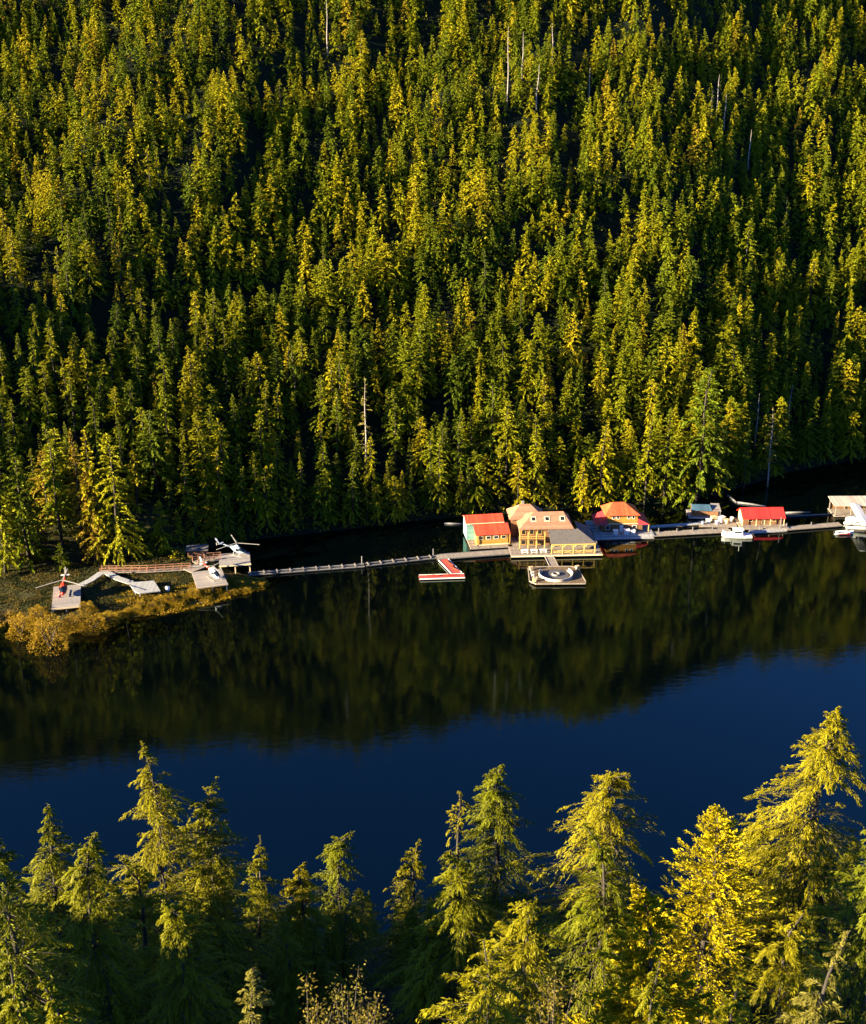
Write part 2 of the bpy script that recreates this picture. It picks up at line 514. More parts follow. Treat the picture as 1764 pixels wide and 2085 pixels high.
gr2 = N(nt, 'ShaderNodeValToRGB'); nt.links.new(nz.outputs['Fac'], gr2.inputs['Fac']); gr2.color_ramp.elements[0].position = .35; gr2.color_ramp.elements[0].color = (.016, .020, .007, 1); gr2.color_ramp.elements[1].position = .68; gr2.color_ramp.elements[1].color = (.05, .046, .014, 1)
nt.links.new(gr2.outputs[0], grs.inputs[7])
gold = N(nt, 'ShaderNodeValToRGB'); nt.links.new(nf.outputs['Fac'], gold.inputs['Fac'])
gold.color_ramp.elements[0].position = .38; gold.color_ramp.elements[0].color = (.05, .035, .012, 1)
gold.color_ramp.elements[1].position = .62; gold.color_ramp.elements[1].color = (.19, .115, .018, 1)
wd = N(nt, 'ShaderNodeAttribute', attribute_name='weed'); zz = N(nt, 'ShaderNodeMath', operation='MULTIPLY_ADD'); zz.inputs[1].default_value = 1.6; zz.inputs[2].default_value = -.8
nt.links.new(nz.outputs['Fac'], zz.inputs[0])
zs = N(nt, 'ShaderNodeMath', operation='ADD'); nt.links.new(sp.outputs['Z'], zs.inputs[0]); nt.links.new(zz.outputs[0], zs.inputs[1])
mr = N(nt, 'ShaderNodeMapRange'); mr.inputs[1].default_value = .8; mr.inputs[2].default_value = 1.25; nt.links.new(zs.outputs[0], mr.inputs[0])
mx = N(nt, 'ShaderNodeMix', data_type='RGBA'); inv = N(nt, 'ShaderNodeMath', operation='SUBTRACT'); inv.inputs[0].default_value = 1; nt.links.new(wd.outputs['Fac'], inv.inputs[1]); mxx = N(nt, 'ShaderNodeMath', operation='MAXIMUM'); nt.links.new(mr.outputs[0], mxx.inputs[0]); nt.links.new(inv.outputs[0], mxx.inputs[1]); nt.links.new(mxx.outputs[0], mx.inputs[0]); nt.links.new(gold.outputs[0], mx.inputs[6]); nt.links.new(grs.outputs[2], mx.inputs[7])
b = N(nt, 'ShaderNodeBsdfPrincipled', Roughness=.95); b.inputs['Specular IOR Level'].default_value = .15
nt.links.new(mx.outputs[2], b.inputs['Base Color'])
bp = N(nt, 'ShaderNodeBump', Strength=.8, Distance=.4); nt.links.new(nf.outputs['Fac'], bp.inputs['Height']); nt.links.new(bp.outputs[0], b.inputs['Normal'])
nt.links.new(b.outputs[0], out.inputs[0])
me = np_mesh('ground', np.stack([X.ravel(), Y.ravel(), Z.ravel()], -1), Q)
me.polygons.foreach_set('use_smooth', [True] * len(me.polygons))
me.materials.append(gm)
at = me.attributes.new('weed', 'FLOAT', 'POINT'); at.data.foreach_set('value', smooth(-6, -2, poly_dist(X.ravel(), Y.ravel(), POINT)).astype(np.float32))
go = bpy.data.objects.new('ground', me); COL.objects.link(go); go['kind'] = 'structure'; go['label'] = 'steep mossy forest floor and rocky shore on both sides of the lake'

wm, nt, out = new_mat('lake_water')
ge = N(nt, 'ShaderNodeNewGeometry')
mp = N(nt, 'ShaderNodeMapping'); mp.inputs['Scale'].default_value = (.35, .7, 1); nt.links.new(ge.outputs['Position'], mp.inputs['Vector'])
n1 = N(nt, 'ShaderNodeTexNoise', Scale=1.0, Detail=4.0, Roughness=.6); nt.links.new(mp.outputs[0], n1.inputs['Vector'])
n2 = N(nt, 'ShaderNodeTexNoise', Scale=.018, Detail=2.0); nt.links.new(ge.outputs['Position'], n2.inputs['Vector'])
st = N(nt, 'ShaderNodeMapRange'); st.inputs[1].default_value = .35; st.inputs[2].default_value = .7; st.inputs[3].default_value = .015; st.inputs[4].default_value = .06
nt.links.new(n2.outputs['Fac'], st.inputs[0])
bp = N(nt, 'ShaderNodeBump', Distance=.25); nt.links.new(st.outputs[0], bp.inputs['Strength']); nt.links.new(n1.outputs['Fac'], bp.inputs['Height'])
b = N(nt, 'ShaderNodeBsdfPrincipled', Roughness=.03)
b.inputs['Base Color'].default_value = (.0002, .0008, .0012, 1); b.inputs['IOR'].default_value = 1.43; b.inputs['Specular Tint'].default_value = (.35, 1, 1, 1)
nt.links.new(bp.outputs[0], b.inputs['Normal']); nt.links.new(b.outputs[0], out.inputs[0])
wo = MB().add([(-1000, -100, 0), (1000, -100, 0), (1000, 700, 0), (-1000, 700, 0)], [(0, 1, 2, 3)]).build('water', wm)
wo['kind'] = 'structure'; wo['label'] = 'still dark lake mirroring the wooded hill and blue sky'

# sun low behind the left shoulder
SUN_EL, SUN_AZ = R(SUN_EL_DEG), R(SUN_AZ_DEG)          # azimuth of the light's travel, from +Y towards +X
sd = bpy.data.lights.new('sun', 'SUN'); so = bpy.data.objects.new('sun', sd); COL.objects.link(so)
sd.energy = 5.0; sd.angle = R(.5); sd.color = SUN_COL
tv = Vector((math.sin(SUN_AZ) * math.cos(SUN_EL), math.cos(SUN_AZ) * math.cos(SUN_EL), -math.sin(SUN_EL)))
so.rotation_euler = tv.to_track_quat('-Z', 'Y').to_euler()
w = bpy.data.worlds.new('World'); SC.world = w; w.use_nodes = True
nt = w.node_tree; bg = nt.nodes['Background']
sky = nt.nodes.new('ShaderNodeTexSky'); sky.sky_type = 'NISHITA'; sky.sun_disc = False
sky.sun_elevation = SUN_EL; sky.sun_rotation = PI + SUN_AZ
sky.air_density = SKY_AIR; sky.dust_density = .3; sky.ozone_density = SKY_OZ; sky.altitude = 200
nt.links.new(sky.outputs[0], bg.inputs[0]); bg.inputs[1].default_value = SKY_STR
SC.view_settings.view_transform = 'Standard'; SC.view_settings.look = 'None'
SC.view_settings.exposure = EXPOSURE; SC.view_settings.gamma = 1.0
SC.cycles.max_bounces = 6; SC.cycles.diffuse_bounces = 2; SC.cycles.glossy_bounces = 3; SC.cycles.transmission_bounces = 3
SC.cycles.use_denoising = True
# ------------------------------------------------------------------ the far wood
front_row = []
taken = []          # (x, y, radius)
def free(x, y, r):
    return all((x - a) ** 2 + (y - b) ** 2 > (r + c) ** 2 * .5 for a, b, c in taken)


def far_by_base(px, py, toppy, k, label, wide=1.0, group=None, gz=None):
    """a tree whose foot shows: stands where its foot is seen"""
    x, y, z = cast(px, py)
    _, _, dep = proj(x, y, z)
    H = (py - toppy) * float(dep) / F / math.cos(PITCH) * 1.02
    taken.append((x, y, 2.2))
    return place_far(k, x, y, z - .3, H, random.uniform(0, 6.28), label, group, wide)


def far_by_top(px, py, H, k, label, wide=1.0, group=None):
    """a tree of which only the top shows"""
    x, y, z = cast(px, py, H)
    H *= float(np.interp(y - np.interp(x, SX, SY), [20, 60, 120], [.86, .7, .56])); x, y, z = cast(px, py, H)
    taken.append((x, y, 2.2))
    return place_far(k, x, y, z - .3, H, random.uniform(0, 6.28), label, group, wide)


G1 = 'single conifers along the far shore'
for a in [(1222, 1030, 862, 0, 'broad sunlit yellow green conifer rising behind the orange hip roofed house', 1.15),
          (1352, 1024, 842, 5, 'tallest broad yellow conifer on the shore between hip roofed house and blue shed', 1.2),
          (1312, 1027, 850, 4, 'slim yellow conifer close beside the tallest broad one near the hip roofed house', .9),
          (1088, 1034, 852, 2, 'narrow half lit conifer with pale bare trunks behind the peach roofed lodge', 1.0),
          (1513, 1000, 862, 9, 'thin tiered conifer at the water behind the small red roofed cabin', .9),
          (1185, 1036, 935, 6, 'short dark conifer between the lodge and the broad sunlit tree', 1.0),
          (1420, 1018, 760, 1, 'big round headed sunlit conifer behind the blue roofed shed', 1.1),
          (1455, 1012, 880, 8, 'dim green conifer on the bank above the blue roofed shed', 1.0),
          (206, 1142, 886, 2, 'tall yellow conifer standing right behind the forked boardwalk of the point', 1.15),
          (246, 1146, 890, 7, 'ragged yellow conifer with tiered boughs over the railed boardwalk', .9),
          (196, 1146, 955, 0, 'shorter bright conifer in front of the tall one behind the forked boardwalk', 1.0),
          (128, 1120, 872, 4, 'slender tiered conifer in half shade at the head of the point', 1.0),
          (172, 1128, 885, 9, 'thin orange tinged conifer between the slender and the tall one on the point', 1.0),
          (14, 1165, 905, 5, 'leftmost sunlit conifer at the picture edge on the lake shore', 1.1),
          (60, 1150, 930, 3, 'dark conifer beside the leftmost sunlit one on the lake shore', 1.0),
          (332, 1128, 1020, 6, 'small pale green young conifer at the end of the railed boardwalk', 1.2),
          (128, 1162, 1105, 6, 'little yellow young conifer above the red helicopter', 1.6),
          (290, 1135, 1060, 10, 'low bushy young conifer behind the railed boardwalk', 1.3),
          ]:
    far_by_base(*a[:4], a[4], a[5], G1)
for a in [(1498, 700, 25, 1, 'full yellow crown standing out over the small red roofed cabin', 1.15), (1445, 748, 24, 7, 'yellow crown up the bank from the blue roofed shed', 1.1),
          (1330, 770, 22, 10, 'bright crown just above the tallest broad shore tree', 1.0), (1027, 680, 25, 7, 'dense bottle shaped yellow crown in the middle of the lower wood', 1.1),
          (857, 660, 26, 1, 'bushy yellow crown in the lower wood between two dark gaps', 1.1), (597, 690, 28, 4, 'long slim lit crown over the dark cove', .95),
          (652, 762, 24, 3, 'orange tinged pointed crown above the dark cove', 1.05), (706, 742, 24, 5, 'orange tinged crown beside the bare grey trunk over the cove', 1.0),
          (1108, 762, 25, 9, 'thin crown with a long bare tip above the lodge', 1.2), (790, 790, 20, 8, 'small orange crown right of the bare grey trunk over the cove', .9),
          (962, 825, 22, 4, 'dim brownish crown above the red roofed house', 1.0), (1225, 760, 21, 2, 'thin half lit crown above the broad sunlit shore tree', 1.0),
          (385, 700, 27, 5, 'large amber lit crown in the lower wood behind the helipads', 1.25), (318, 660, 24, 1, 'broad yellow crown uphill of the railed boardwalk', 1.2),
          (505, 735, 24, 2, 'thin lit crown at the edge of the dark cove wood', .9), (475, 800, 22, 0, 'ragged orange crown above the parked grey helicopter', 1.1),
          (50, 745, 20, 3, 'amber lit crown alone in the dark left part of the wood', 1.3), (125, 725, 24, 9, 'tall thin lit tip in the dark left part of the wood', 1.0),
          (230, 785, 22, 7, 'blunt yellow crown in the dark left part of the wood', 1.0), (112, 500, 24, 11, 'pale tip standing out of the deep shade far up the left slope', .8),
          (990, 505, 27, 5, 'tall bright crown standing over its neighbours at mid slope', 1.15), (1062, 590, 23, 0, 'pointed bright crown at mid slope above the lodge', 1.0),
          (1235, 545, 24, 5, 'pointed orange lit crown at mid slope', 1.1), (1525, 450, 27, 1, 'broad yellow crown high on the wooded slope', 1.3),
          (1660, 525, 26, 7, 'amber crown high over the floatplane', 1.0), (570, 160, 27, 11, 'pale feathered crown taller than the wood around it on the upper slope', 1.5),
          (735, 60, 24, 3, 'bright broad crown near the top of the picture', 1.2), (318, 300, 22, 4, 'small orange crown in a dark gap on the upper slope', .9)]:
    far_by_top(*a[:4], a[4], a[5], G1)

# half dead and dead trees
def snag(name, px, py, H, seed, label, twigs=26, live=0, lift=None, r0=.26):
    T = Tree(seed, H, 0, .02)
    T.branches(twigs, 2.2, base=.3, pw=.75, rag=.5, rise=(-.1, .5), droop=.3)
    x, y, z = lift if lift else cast(px, py, H)
    t = thing(name, label, 'dead tree', (x, y, z - .3), 0, 'bleached dead trees in the wood')
    mb = MB(); T.trunk(mb, r0, 1.0, 6, 8); T.wood(mb, .9, 4, .05, .2)
    mb.build('trunk', 'snag', t, smooth=True)
    if live:
        V, Q, tint = T.far_crown(live, 1.0, .3)
        mesh_obj('crown', np_mesh('sparse_crown', V, Q, tint), 'leaf_pale', t)
    taken.append((x, y, 1.5))
    return t


bx, by, bz = cast(738, 1068)
snag('half_dead_tree', 742, 770, 30, 31, 'tall grey half dead tree with bare trunk over the dark cove', 46, 6, r0=.34)
for i, (px, py, H, lab) in enumerate([(1037, 52, 26, 'tallest white bare trunk near the top of the picture'), (1066, 62, 15, 'short white bare trunk among gold crowns near the top of the picture'),
                                      (1128, 45, 17, 'white bare trunk leaning beside the gold crowns near the top of the picture'), (1095, 128, 15, 'thin white forked bare trunk below the gold crowns'),
                                      (1202, 135, 12, 'lone short white bare trunk in a dark gap on the upper slope'), (1452, 182, 12, 'left stem of the white dead clump high above the small red roofed cabin'),
                                      (1466, 150, 16, 'tallest stem of the white dead clump high above the small red roofed cabin'), (1480, 190, 12, 'right stem of the white dead clump high above the small red roofed cabin'),
                                      (1530, 262, 14, 'thin grey dead stem right of the white dead clump'), (664, -5, 18, 'pale bare trunk at the top edge of the picture'),
                                      (1605, 405, 12, 'short grey snag in the dark gap high over the floatplane'), (1613, 780, 15, 'grey dead spike on the wooded bank over the floatplane'),
                                      (1548, 800, 18, 'bare pole beside the thin tiered shore tree')]):
    snag('dead_tree', px, py, H, 60 + i, lab, 14 + 3 * (i % 4))
x, y, z = cast(1562, 992)
snag('half_dead_tree', 0, 0, 25, 77, 'shore tree with a bare spike top behind the small red roofed cabin', 60, 9, (x, y, z))

# a closed front row along the water
for sx in np.arange(-135, 190, 2.9):
    x = sx + RNG.uniform(-1.5, 1.5); y = np.interp(x, SX, SY) + RNG.uniform(.3, 3.2)
    if poly_dist(np.array([x]), np.array([y]), POINT)[0] > -1: continue
    if not free(x, y, .7): continue
    z = hz(x, y); H = RNG.uniform(10, 20) if RNG.uniform() < .65 else RNG.uniform(4, 9)
    a, b_, dep = proj(x, y, z + H * .8)
    taken.append((x, y, 1.2)); front_row.append((x, y, z - .3, H, bool(-30 < a < 1794), float(dep)))
# the rest of the slope, at random with clumps and gaps
pts = list(front_row)
gy_, gx_ = np.meshgrid(np.arange(232, 640, 2.3), np.arange(-235, 300, 2.3), indexing='ij')
jx = gx_.ravel() + RNG.uniform(-1.15, 1.15, gx_.size); jy = gy_.ravel() + RNG.uniform(-1.15, 1.15, gx_.size)
zz_ = height(jx, jy); dd = jy - np.interp(jx, SX, SY); pdist = poly_dist(jx, jy, POINT)
cl = wob(jx, jy, 26, 41); cell = {}; od = RNG.permutation(len(jx))
for x, y, z, d, pd, c in zip(jx[od], jy[od], zz_[od], dd[od], pdist[od], cl[od]):
    if d < .8 or d > 270: continue
    if pd > -2 and d < 9: continue
    if abs(x) > .42 * y + 70: continue
    if c < -.22 and RNG.uniform() < .8: continue
    spc = np.interp(d, [0, 20, 60, 120, 180], [4.5, 4.4, 3.8, 3.3, 3.1]) * (1 - .2 * c)
    if not free(x, y, 1.6): continue
    ck = (int(x // 6), int(y // 6))
    if any((x - u_) ** 2 + (y - v_) ** 2 < (.86 * spc) ** 2 for i_ in (-1, 0, 1) for j_ in (-1, 0, 1) for u_, v_ in cell.get((ck[0] + i_, ck[1] + j_), ())): continue
    cell.setdefault(ck, []).append((x, y))
    u = RNG.uniform()
    H0 = np.interp(d, [0, 15, 40, 80, 120, 170], [18, 18, 14.8, 12, 10.5, 9.5]); H = H0 * (1 + RNG.normal(0, .16) + .35 * c)
    if u < .12: H *= .62
    if u > .95: H *= 1.22
    H = max(H, 4.5)
    if d > 215 and abs(x) > 160: continue
    a, b_, dep = proj(x, y, z + H * .8)
    pts.append((x, y, z - .3, H, bool(-30 < a < 1794 and b_ > -10), float(dep)))
print('far wood trees', len(pts), 'in frame', sum(p[4] for p in pts))
inf = sorted([p for p in pts if p[4]], key=lambda p: p[5])
N_IND = 222
single = inf[:N_IND]; rest = inf[N_IND:] + [p for p in pts if not p[4]]
for x, y, z, H, _, _ in single:
    a, b_, _ = proj(x, y, z)
    where = 'above the helipads' if a < 520 else 'over the dark cove' if a < 900 else 'behind the floating houses' if a < 1400 else 'above the right hand docks'
    d = y - np.interp(x, SX, SY)
    row = 'waterside' if d < 14 else 'lower slope'
    tl = 'small' if H < 15 else 'tall' if H > 22 else 'mid sized'
    place_far(int(RNG.integers(12)), x, y, z, H, RNG.uniform(0, 6.28), f'{tl} conifer in the {row} wood {where}', f'{tl} conifers in the {row} wood {where}', RNG.uniform(.9, 1.3))
# small trees high on the slope: one of each form stands as a thing of its own, the wood repeats the forms
HIGH_CROWN = []
seen_high = [p for p in rest if p[4] and p[3] <= 17.5 and p[1] - np.interp(p[0], SX, SY) > 45]
for k in range(16):
    x, y, z, H, _, _ = seen_high[k * 9]; s = H / 12
    t = thing('conifer_tree', 'small conifer standing among the many on the middle slope', 'tree', (x, y, z), RNG.uniform(0, 6.28), 'small conifers on the middle slope')
    t.scale = (s, s, s)
    HIGH_CROWN.append(mesh_obj('crown', np_mesh('slope_conifer_crown', HIGH[k]['V'], HIGH[k]['Q'], HIGH[k]['tint']), 'leaf', t))
    tm = MB(); HIGH[k]['T'].trunk(tm, .18, .97, 5, 6); tm.build('trunk', 'bark', t, smooth=True)
gone = {id(seen_high[k * 9]) for k in range(16)}
rest = [p for p in rest if id(p) not in gone]
pv, var, rot, scl = [], [], [], []
for x, y, z, H, _, _ in rest:
    d = y - np.interp(x, SX, SY)
    if H > 17.5 or d < 45: k = int(RNG.integers(12)); s = H / FAR[k]['H']
    else: k = 12 + int(RNG.integers(16)); s = H / 12
    wd = s * RNG.uniform(.9, 1.3)
    pv.append((x, y, z)); var.append(k); rot.append(RNG.uniform(0, 6.28)); scl.append((wd, wd, s))
me = bpy.data.meshes.new('distant_forest'); me.from_pydata(pv, [], [])
at_ = me.attributes.new('form', 'INT', 'POINT'); at_.data.foreach_set('value', np.array(var, np.int32))
at_ = me.attributes.new('turn', 'FLOAT', 'POINT'); at_.data.foreach_set('value', np.array(rot, np.float32))
at_ = me.attributes.new('size', 'FLOAT_VECTOR', 'POINT'); at_.data.foreach_set('vector', np.array(scl, np.float32).ravel())
fo = bpy.data.objects.new('distant_forest', me); COL.objects.link(fo); fo['kind'] = 'stuff'
tag(fo, 'dense conifer wood covering the upper slope to the top of the picture', 'forest')
ng = bpy.data.node_groups.new('forest_scatter', 'GeometryNodeTree')
ng.interface.new_socket('Geometry', in_out='INPUT', socket_type='NodeSocketGeometry'); ng.interface.new_socket('Geometry', in_out='OUTPUT', socket_type='NodeSocketGeometry')
gi = ng.nodes.new('NodeGroupInput'); gout = ng.nodes.new('NodeGroupOutput'); jn = ng.nodes.new('GeometryNodeJoinGeometry')
def named(nm, ty):
    n = ng.nodes.new('GeometryNodeInputNamedAttribute'); n.data_type = ty; n.inputs['Name'].default_value = nm; return n.outputs['Attribute']
fv, tv_, sv = named('form', 'INT'), named('turn', 'FLOAT'), named('size', 'FLOAT_VECTOR')
cx = ng.nodes.new('ShaderNodeCombineXYZ'); ng.links.new(tv_, cx.inputs['Z'])
er = ng.nodes.new('FunctionNodeEulerToRotation'); ng.links.new(cx.outputs[0], er.inputs[0])
CROWNS = [[c for c in r.children if c.name.startswith('crown')][0] for r in FAR_ROOT] + HIGH_CROWN
for k, co in enumerate(CROWNS):
    oi = ng.nodes.new('GeometryNodeObjectInfo'); oi.inputs['Object'].default_value = co; oi.transform_space = 'ORIGINAL'; oi.inputs['As Instance'].default_value = True
    cmp_ = ng.nodes.new('FunctionNodeCompare'); cmp_.data_type = 'INT'; cmp_.operation = 'EQUAL'
    ia, ib = [s for s in cmp_.inputs if s.type == 'INT'][:2]; ng.links.new(fv, ia); ib.default_value = k
    ip = ng.nodes.new('GeometryNodeInstanceOnPoints')
    ng.links.new(gi.outputs[0], ip.inputs['Points']); ng.links.new(cmp_.outputs[0], ip.inputs['Selection']); ng.links.new(oi.outputs['Geometry'], ip.inputs['Instance'])
    ng.links.new(er.outputs[0], ip.inputs['Rotation']); ng.links.new(sv, ip.inputs['Scale']); ng.links.new(ip.outputs[0], jn.inputs[0])
ng.links.new(jn.outputs[0], gout.inputs[0])
md_ = fo.modifiers.new('scatter', 'NODES'); md_.node_group = ng
print('distant forest trees', len(rest), 'first forms unused', [k for k in range(12) if FIRST[k]])

# ------------------------------------------------------------------ the near slope
def near_tree(px, py, dist, seed, name, label, cat='tree', H=None, Rm=None, nbr=170, nod=.7, leaf='leaf_near', pw=.95, bl=34, per=13, clen=.20, cw=.042, base=.06,
              rise=(-.05, .5), droop=.48, hang=.26, gaps=1, rag=.48, lean=.01, group='big conifers on the near slope'):
    d = ray(px, py); d = d / np.linalg.norm(d)
    x, y, zt = d[0] * dist, d[1] * dist, CAM_H + d[2] * dist
    g = hz(x, y)
    if H is None: H = zt - g + .4
    T = Tree(seed, H, nod, lean)
    if Rm is None: Rm = .2 * H
    T.branches(int(nbr * 1.2), Rm * 1.3, base=base, pw=pw, rag=rag, gaps=gaps, rise=rise, droop=droop)
    V, Q, tint = T.near_crown(bl, per, clen, cw, hang)
    ax = T.axis(np.array([1.0]))[0]
    t = thing(name, label, cat, (x - ax[0], y - ax[1], zt - H), 0, group)
    mesh_obj('crown', np_mesh(name + '_crown', V, Q, tint), leaf, t)
    mb = MB(); T.trunk(mb, .008 * H + .04, 1.0, 8, 14); T.wood(mb, .85, 4, .035, .5)
    mb.build('trunk', 'bark', t, smooth=True)
    return t


H_ = 'hemlock_tree'
near_tree(287, 1508, 84, 1, H_, 'tallest sunlit hemlock of the near left group, its tip against the lake', Rm=6.0, nbr=230, nod=.5, pw=.95)
near_tree(97, 1632, 78, 2, H_, 'pointed hemlock left of the tallest one in the near left group', Rm=5.2, nbr=200, pw=.95)
near_tree(443, 1576, 88, 3, H_, 'round shouldered hemlock right of the tallest one in the near left group', Rm=5.2, nbr=200, nod=1.1, pw=.85)
near_tree(195, 1690, 74, 4, H_, 'lower hemlock in front between the pointed and the tallest one', Rm=4.4, nbr=170)
near_tree(-30, 1690, 62, 5, H_, 'hemlock cut by the left edge of the picture with yellow sprays', Rm=4.6, nbr=180)
near_tree(330, 1830, 72, 6, H_, 'shaded hemlock below the round shouldered one', Rm=4.2, nbr=150)
near_tree(80, 1985, 52, 7, 'young_conifer', 'bright young conifer in the bottom left corner', Rm=2.6, nbr=120, cw=.07, group='young trees at the foot of the picture')
near_tree(10, 1900, 55, 8, 'young_conifer', 'leaning yellow young conifer at the left edge above the corner one', Rm=3, nbr=130, cw=.07, group='young trees at the foot of the picture')
near_tree(623, 1752, 96, 9, H_, 'small dark hemlock with a pale tip in the shaded middle', Rm=3.6, nbr=130)
near_tree(722, 1686, 104, 10, H_, 'dark hemlock with a nodding pale tip in the shaded middle', Rm=4.6, nbr=140, nod=1.4)
near_tree(856, 1706, 112, 11, H_, 'nearly black hemlock left of the thin bare spike', Rm=4.2, nbr=130)
near_tree(530, 1694, 108, 12, H_, 'dark hemlock with a bent tip right of the near left group', Rm=4.4, nbr=130, nod=1.4)
near_tree(517, 1968, 50, 13, 'young_conifer', 'slim young conifer alone at the bottom edge', Rm=1.5, nbr=190, nod=.5, pw=.55, leaf='leaf_pale', base=.02, bl=24, group='young trees at the foot of the picture')
near_tree(1024, 1552, 84, 14, H_, 'tall hemlock with a long thin crooked leader in the middle', Rm=5.0, nbr=190, nod=.9, pw=1.05, gaps=3)
near_tree(936, 1608, 86, 15, H_, 'thin almost bare spike topped tree left of the tall hemlock with the crooked leader', Rm=3.0, nbr=60, nod=.6, pw=1.0, gaps=3, bl=12)
near_tree(905, 1735, 76, 16, H_, 'yellow hemlock below the thin bare spike topped tree', Rm=4.2, nbr=160, nod=1.0)
near_tree(1282, 1566, 80, 17, H_, 'ragged hemlock with an open bent top between two bare lake gaps', Rm=5.4, nbr=170, nod=1.6, pw=.9, rag=.55, gaps=4, leaf='leaf_near')
near_tree(1190, 1668, 72, 18, H_, 'ragged lower hemlock left of the one with the open bent top', Rm=4.6, nbr=150, nod=1.2, rag=.5, gaps=2)
near_tree(1462, 1640, 72, 19, 'cedar_tree', 'brilliant golden yellow dense cedar', Rm=4.2, nbr=260, nod=.1, leaf='leaf_gold', pw=.85, bl=24, per=6, clen=.22, cw=.075, rise=(.1, .9), droop=.25, hang=-.1, gaps=0, rag=.3)
near_tree(1546, 1625, 86, 20, H_, 'thin bent tipped hemlock between the golden cedar and the tallest right one', Rm=4.2, nbr=150, nod=1.2)
near_tree(1712, 1436, 78, 21, H_, 'tallest hemlock of the picture with open tiered top, near the right edge', Rm=5.5, nbr=270, nod=.6, pw=.95, rag=.45, gaps=2)
near_tree(1800, 1590, 70, 22, H_, 'hemlock cut by the right edge of the picture', Rm=5, nbr=170)
near_tree(1075, 1830, 60, 23, H_, 'yellow green bushy hemlock at the foot of the crooked leader tree', Rm=4.4, nbr=190, pw=.75, nod=.8)
near_tree(985, 1905, 56, 24, H_, 'wide yellow hemlock at the bottom with boughs reaching left over the shade', Rm=5.4, nbr=150, pw=.7, rag=.5, nod=.8)
near_tree(1345, 1950, 54, 25, 'young_conifer', 'pale green bushy young conifer at the bottom under the golden cedar', Rm=3.2, nbr=150, pw=.75, group='young trees at the foot of the picture')
near_tree(1290, 1800, 64, 26, 'cedar_tree', 'lower golden cedar leaning on the left of the brilliant one', Rm=3.6, nbr=190, leaf='leaf_gold', pw=.85, rise=(.1, .8), droop=.25, hang=-.1, cw=.10, rag=.4)
near_tree(1505, 1985, 52, 27, 'young_conifer', 'shaded young conifer at the bottom right of the pale bushy one', Rm=2.6, nbr=110, pw=.85, group='young trees at the foot of the picture')
near_tree(1640, 1850, 60, 28, H_, 'yellow hemlock in front of the tallest right one', Rm=4.4, nbr=170, pw=.85)
near_tree(1730, 1890, 52, 29, 'young_conifer', 'pale yellow young conifer in the bottom right corner', Rm=3, nbr=150, pw=.85, leaf='leaf_pale', group='young trees at the foot of the picture')


def leafy(px, py, dist, seed, H, label, name='leafy_sapling'):
    """broadleaf saplings: several upright stems with leaf clusters at the ends"""
    d = ray(px, py); d = d / np.linalg.norm(d)
    x, y, zt = d[0] * dist, d[1] * dist, CAM_H + d[2] * dist
    r = np.random.default_rng(seed); mb = MB(); P_, D_, T_ = [], [], []
    for k in range(9):
        a = r.uniform(0, 2 * PI); sp_ = r.uniform(.15, .5) * H * .45; h = H * r.uniform(.6, 1.0) if k else H
        if k == 0: sp_ = .1
        pp = [Vector((math.cos(a) * sp_ * q ** 1.4, math.sin(a) * sp_ * q ** 1.4, h * q)) for q in (0, .3, .6, .85, 1)]
        mb.tube(pp, [.06, .045, .03, .018, .008], 4, False)
        for c in range(110):
            q = r.uniform(.3, 1); i0 = min(int(q * 4), 3); p = pp[i0].lerp(pp[i0 + 1], q * 4 - i0)
            P_.append(np.array(p) + r.normal(0, .16, 3)); D_.append(r.normal(0, 1, 3) + np.array([0, 0, .5])); T_.append(r.uniform())
    P_ = np.array(P_); D_ = np.array(D_)
    V, Q = cards(P_, D_, r.normal(0, .6, P_.shape) + np.array([0, 0, 1]), r.uniform(.09, .2, len(P_)), r.uniform(.05, .1, len(P_)))
    t = thing(name, label, 'sapling', (x, y, zt - H), 0, 'leafy saplings at the bottom edge')
    mesh_obj('crown', np_mesh('leafy_crown', V, Q, np.array(T_)), 'leaf_rust', t)
    mb.build('trunk', 'bark', t)


leafy(620, 1985, 50, 51, 7, 'rusty leaved sapling with twigs showing beside the slim young conifer')
leafy(700, 2000, 49, 52, 6.5, 'yellow leaved sapling spreading over the shade at the bottom')
leafy(745, 2040, 46, 53, 4.5, 'lowest leafy sapling at the bottom edge, left of the wide yellow hemlock')
leafy(1130, 2000, 47, 54, 6, 'leafy sapling in front of the wide yellow hemlock')

# shaded trees lower down the near slope, all below the lake view
LIM = np.array([(-300, 1800), (0, 1830), (100, 1760), (290, 1690), (440, 1720), (530, 1760), (620, 1830), (720, 1780), (850, 1790), (950, 1810), (1050, 1780), (1150, 1790), (1280, 1790),
                (1340, 1830), (1460, 1790), (1550, 1760), (1764, 1650), (2100, 1600)], float)
SLOPE = []
for k in range(5):
    H = [17, 19, 15, 18, 16][k]
    T = Tree(300 + k, H, nod=.9, lean=.012).branches(130, [3.6, 4.2, 3.2, 3.8, 4.0][k], base=.06, pw=.9, gaps=2, rag=.4)
    V, Q, tint = T.near_crown(22, 9, .26, .075, .26)
    t = thing('slope_hemlock', 'dark hemlock', 'tree', (0, 0, -500))
    mesh_obj('crown', np_mesh('slope_crown', V, Q, tint), 'leaf_near', t)
    mb = MB(); T.trunk(mb, .26, 1.0, 7, 9); T.wood(mb, .8, 4, .035, .6); mb.build('trunk', 'bark', t, smooth=True)
    SLOPE.append((t, H))
first = [True] * 5; n_in = 0
